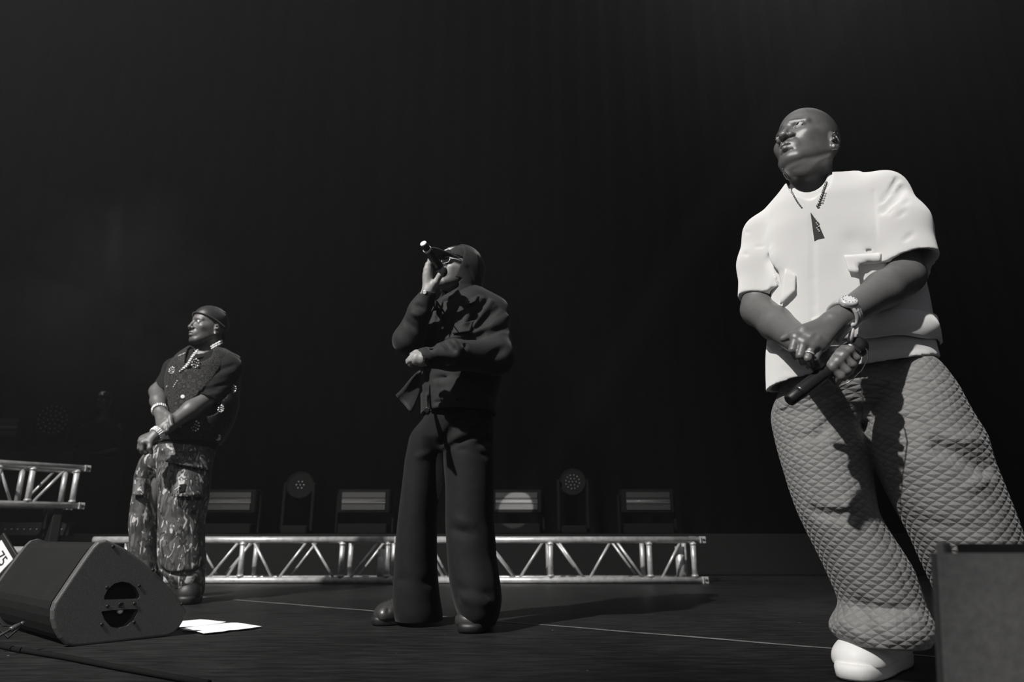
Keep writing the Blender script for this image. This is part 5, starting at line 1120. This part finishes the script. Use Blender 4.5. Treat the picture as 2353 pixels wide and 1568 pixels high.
ch = [W(486, 797, 3.862), W(494, 792, 3.870), W(502, 788, 3.885), W(509, 784, 3.91)]; beads('necklace', ch, .0075, M_jewel, pC, .7); beads('necklace', [c_ + np.array([.004, 0, -.012]) for c_ in ch], .0065, M_jewel, pC, .75)
q = path(ts, [(452, 806), (446, 815), (440, 823), (434, 833), (427, 842), (419, 850)], .012); q = q if len(q) == 6 else [W(a, b, 3.76) for a, b in ((452, 806), (446, 815), (440, 823), (434, 833), (427, 842), (419, 850))]
for dz in (-.010, 0, .010): beads('pendant_chain', [c_ + np.array([dz, 0, dz * .7]) * (1.3 if i in (1, 4, 5) else .55) for i, c_ in enumerate(q)], .0052, M_jewel, pC, 1.15)
axb = wrRc - elRc; axb = axb / np.linalg.norm(axb)
for k_ in (-.005, .007): beads('bracelet', loop(wrRc - axb * .012 + axb * k_, axb, .037, 28), .0062, M_jewel, pC, .8)
axc = (wrLc - elLc) / np.linalg.norm(wrLc - elLc)
for k_ in (-.010, 0, .010): beads('bracelet', loop(wrLc - axc * .012 + axc * k_, axc, .0365, 28), .0060, M_jewel, pC, .85)
# trousers
lE = [prow(*r) for r in ((1030, 345, 420, 3.98, .10), (1060, 326, 392, 3.98, .11), (1100, 313, 366, 3.99, .105), (1150, 307, 365, 4.0, .10), (1200, 304, 363, 4.0, .10), (1260, 302, 364, 4.01, .10), (1300, 306, 368, 4.02, .105), (1325, 312, 366, 4.03, .10), (1345, 318, 362, 4.03, .08))]
lF = [prow(*r) for r in ((1030, 376, 486, 3.93, .12), (1060, 372, 484, 3.92, .14), (1100, 366, 478, 3.90, .15), (1150, 367, 474, 3.89, .14), (1190, 366, 469, 3.89, .13), (1230, 365, 467, 3.89, .13), (1290, 368, 469, 3.89, .135), (1312, 374, 470, 3.89, .13), (1330, 392, 466, 3.90, .11), (1350, 402, 462, 3.90, .09))]
tC_ = Vol((-2.36, 3.62, .03), (-1.55, 4.22, .84), .0062); tC_.add(zloft(lE)); tC_.add(zloft(lF), .012); tC_.add(zloft([prow(*r) for r in ((1000, 372, 490, 3.95, .15), (1040, 360, 488, 3.95, .16), (1075, 345, 482, 3.95, .14), (1095, 360, 460, 3.95, .09))]), .02)
for p_, amp, wd_ in (([(305, 1180), (360, 1178)], -.006, .008), ([(370, 1200), (465, 1196)], -.006, .008), ([(370, 1310), (420, 1322), (468, 1306)], -.020, .014), ([(400, 1334), (430, 1340), (466, 1330)], .012, .012), ([(372, 1296), (465, 1290)], .010, .014), ([(365, 1105), (365, 1200), (366, 1300)], -.010, .010), ([(438, 1160), (436, 1230), (440, 1300)], -.004, .005), ([(308, 1300), (362, 1304)], -.012, .014)):
    q = path(tC_, p_)
    if len(q) > 1: tC_.fold(q, amp, wd_)
tC_.wrinkle(.006, 20, 41); wear('trousers', *tC_.net(1), M_camo, pC)
lay(tC_, 'cargo_flap', [(384, 1038), (482, 1040), (481, 1082), (380, 1062)], M_camo, pC, 14, 8, .004, .030, .006, .006)
lay(tC_, 'cargo_pocket', [(400, 1072), (478, 1082), (476, 1143), (394, 1141)], M_camo, pC, 14, 10, .012, .030, .014, .006)
pp = lay(tC_, 'cloth_patch', [(412, 1114), (428, 1112), (426, 1132), (411, 1134)], M_blk, pC, 4, 4, .048, .004, 0, .003)
gq = MB()
for i in range(5):
    h = tC_.hit(415 + i * 2.4, 1127 - i * 1.6)
    if h is not None: gq.ball(h + [0, -.060, .0], .0035, 6)
if gq.v: put(gq.obj('rhinestone_row', M_jewel), pC)['kind'] = 'stuff'
lay(tC_, 'cargo_pocket', [(312, 1098), (334, 1100), (332, 1140), (306, 1138)], M_camo, pC, 6, 8, .008, .022, .010, .006)
shoe(pC, W(445, 1380, 4.02), W(425, 1386, 3.79), .125, .12, M_rubber, M_rubber, .035, boot=.10)
shoe(pC, W(350, 1380, 4.14), W(322, 1386, 3.92), .12, .12, M_rubber, M_rubber, .035, boot=.10)
# ================================================================ the crew member in the dark behind
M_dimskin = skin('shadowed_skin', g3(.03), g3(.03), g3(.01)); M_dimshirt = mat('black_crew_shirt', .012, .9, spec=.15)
c = W(240, 912, 8.0); base = (c[0], 8.0, RZ)
MD, MDi = frame((c[0], 8.00, c[2] - .05), (.12, -1, 0), 0, .0098)
hvD = head_vol(MDi, [((c[0], 8.04, c[2] - .17), .055), ((c[0], 8.06, c[2] - .26), .07)], .30)
hd_, hdq = hvD.net(1)
z0 = c[2] - .05
vD = Vol((c[0] - .42, 7.60, RZ + .002), (c[0] + .42, 8.36, z0 - .12), .013)
vD.add(rc((c[0], 8.06, z0 - .26), (c[0], 8.06, z0 - .70), .11, .11)); hip = z0 - .74
for sx in (-1, 1):
    vD.add(rc((c[0], 8.06, z0 - .30), (c[0] + .19 * sx, 8.06, z0 - .31), .06, .05), .03); vD.add(rc((c[0] + .19 * sx, 8.06, z0 - .31), (c[0] + .24 * sx, 8.00, z0 - .58), .045, .038), .02); vD.add(rc((c[0] + .24 * sx, 8.00, z0 - .58), (c[0] + .16 * sx, 7.76, z0 - .66), .038, .026), .02)
    vD.add(rc((c[0] + .09 * sx, 8.06, hip), (c[0] + .11 * sx, 8.04, RZ + .40), .075, .05), .03); vD.add(rc((c[0] + .11 * sx, 8.04, RZ + .40), (c[0] + .12 * sx, 8.07, RZ + .08), .05, .035), .02); vD.add(rc((c[0] + .12 * sx, 8.08, RZ + .045), (c[0] + .13 * sx, 7.92, RZ + .035), .04, .033), .02)
    w_ = np.array([c[0] + .16 * sx, 7.76, z0 - .66]); kn2 = [w_ + [(-.027 + .018 * i) * -sx, -.085, -.005] for i in range(4)]; hand(vD, w_, kn2, [[k_ + [0, -.035, -.006], k_ + [0, -.05, -.022], k_ + [0, -.05, -.036]] for k_ in kn2], [w_ + [-.035 * sx, -.03, 0], w_ + [-.05 * sx, -.06, -.005], w_ + [-.048 * sx, -.09, -.01]], rf=.0105, rp=.0150)
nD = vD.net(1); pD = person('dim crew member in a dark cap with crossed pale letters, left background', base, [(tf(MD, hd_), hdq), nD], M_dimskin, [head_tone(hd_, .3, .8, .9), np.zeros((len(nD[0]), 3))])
eyes(MD, pD)
sD = Vol((c[0] - .45, 7.65, RZ + .55), (c[0] + .45, 8.36, z0 - .14), .012); sD.add(zloft([(z0 - .18, c[0], 8.07, .09, .08), (z0 - .26, c[0], 8.06, .17, .11), (z0 - .45, c[0], 8.05, .21, .14), (z0 - .8, c[0], 8.05, .20, .145)]))
for sx in (-1, 1): sD.add(rc((c[0] + .15 * sx, 8.06, z0 - .30), (c[0] + .235 * sx, 8.01, z0 - .52), .065, .066), .03)
sD.cut(rc((c[0], 8.05, z0 - .14), (c[0], 7.98, z0 - .17), .07)); wear('t_shirt', *sD.net(1), M_dimshirt, pD)
tD = Vol((c[0] - .3, 7.80, RZ + .05), (c[0] + .3, 8.30, hip + .16), .013)
for sx in (-1, 1): tD.add(zloft([(RZ + .07, c[0] + .12 * sx, 8.06, .085, .09), (RZ + .4, c[0] + .11 * sx, 8.05, .09, .095), (hip, c[0] + .095 * sx, 8.06, .105, .12)]), .02)
tD.add(zloft([(hip - .05, c[0], 8.06, .17, .13), (hip + .12, c[0], 8.06, .175, .135)]), .03); wear('trousers', *tD.net(1), M_dimshirt, pD)
kv = Vol((-10, -12.5, 0), (10, 11, 13.5), .35); kv.add(ell((0, -1.1, 3.4), (8.3, 10.3, 8.9))); kv.cut(ell((0, -1.1, 3.4), (7.7, 9.6, 8.2))); kv.keep((0, 0, -1), (0, 0, 3.0)); kn_ = kv.net(1); capd = wear('cap', tf(MD, kn_[0]), kn_[1], M_dimshirt, pD)
V = [tf(MD, (8.0 * math.sin(t), -1.1 + 10 * math.cos(t) + 7 * b * max(math.cos(t * 1.28), 0) ** .6, 3.4 + .6 * b - 1.5 * math.sin(t) ** 2 * b)) for t in np.linspace(-1.1, 1.1, 17) for b in (0, .5, 1)]
F = [(i * 3 + j, i * 3 + 3 + j, i * 3 + 4 + j, i * 3 + 1 + j) for i in range(16) for j in range(2)]; b_ = wear('brim', V, F, M_dimshirt, pD); b_.parent = capd; b_.modifiers.new('board', 'SOLIDIFY').thickness = .004
def crossed(ch, dx, dz):
    tm = text_mesh('monogram_letter', ch, 6.2, Matrix.Identity(4), M_white, .05, 0, .06); co = np.zeros(len(tm.vertices) * 3); tm.vertices.foreach_get('co', co); co = co.reshape(-1, 3); x = -(co[:, 0] + dx); z = 7.6 + co[:, 1] * 1.0 + dz
    y = -1.1 + 10.3 * np.sqrt(np.clip(1 - (x / 8.3) ** 2 - ((z - 3.4) / 8.9) ** 2, .02, 1)) + .2 + co[:, 2]; tm.vertices.foreach_set('co', (tf(MD, np.stack([x, y, z], 1)) - np.array(pD.location)).astype(F32).ravel()); tm.flip_normals(); tm.update(); o = link('monogram_letter', tm, pD); o.parent = capd
crossed('N', -.25, -.3); crossed('Y', .35, .3)
# ---------------------------------------------------------------- haze and smoke
def volume(name, lo, hi, dens, aniso, label, noise=None):
    m = bpy.data.materials.new(name); m.use_nodes = True; n, l = nodes_of(m); n.remove(n['Principled BSDF'])
    v = n.new('ShaderNodeVolumeScatter'); v.inputs['Density'].default_value = dens; v.inputs['Anisotropy'].default_value = aniso; v.inputs['Color'].default_value = (1, 1, 1, 1)
    l.new(v.outputs[0], n['Material Output'].inputs['Volume'])
    lo, hi = np.array(lo, float), np.array(hi, float)
    if noise:
        tc = n.new('ShaderNodeTexCoord'); t = n.new('ShaderNodeTexNoise'); t.inputs['Scale'].default_value = noise; t.inputs['Detail'].default_value = 3; l.new(tc.outputs['Object'], t.inputs['Vector'])
        ln = n.new('ShaderNodeVectorMath'); ln.operation = 'LENGTH'
        dv_ = n.new('ShaderNodeVectorMath'); dv_.operation = 'DIVIDE'; dv_.inputs[1].default_value = tuple((hi - lo) / 2); l.new(tc.outputs['Object'], dv_.inputs[0]); l.new(dv_.outputs[0], ln.inputs[0])
        fall = n.new('ShaderNodeMapRange'); fall.interpolation_type = 'SMOOTHSTEP'; fall.inputs[1].default_value = .15; fall.inputs[2].default_value = 1.0; fall.inputs[3].default_value = 1; fall.inputs[4].default_value = 0; l.new(ln.outputs['Value'], fall.inputs[0])
        r = n.new('ShaderNodeMapRange'); r.inputs[1].default_value = .42; r.inputs[2].default_value = .72; r.inputs[3].default_value = 0; r.inputs[4].default_value = dens; l.new(t.outputs[0], r.inputs[0])
        x = n.new('ShaderNodeMath'); x.operation = 'MULTIPLY'; l.new(r.outputs[0], x.inputs[0]); l.new(fall.outputs[0], x.inputs[1]); l.new(x.outputs[0], v.inputs['Density'])
    o = MB().box((0, 0, 0), tuple(hi - lo)).obj(name, m); o.location = (lo + hi) / 2
    return tag(o, label, None, kind='stuff')
volume('haze', (-8.6, -.5, .003), (8.6, 9.2, 11.5), .0128, .66, 'thin haze added over the whole stage to lift the blacks')  # volume added to raise the black level everywhere
volume('smoke', (-5.6, 5.6, 1.2), (-2.7, 7.4, 4.2), 1.5, .3, 'drifting puff of stage smoke at the left', 1.1)
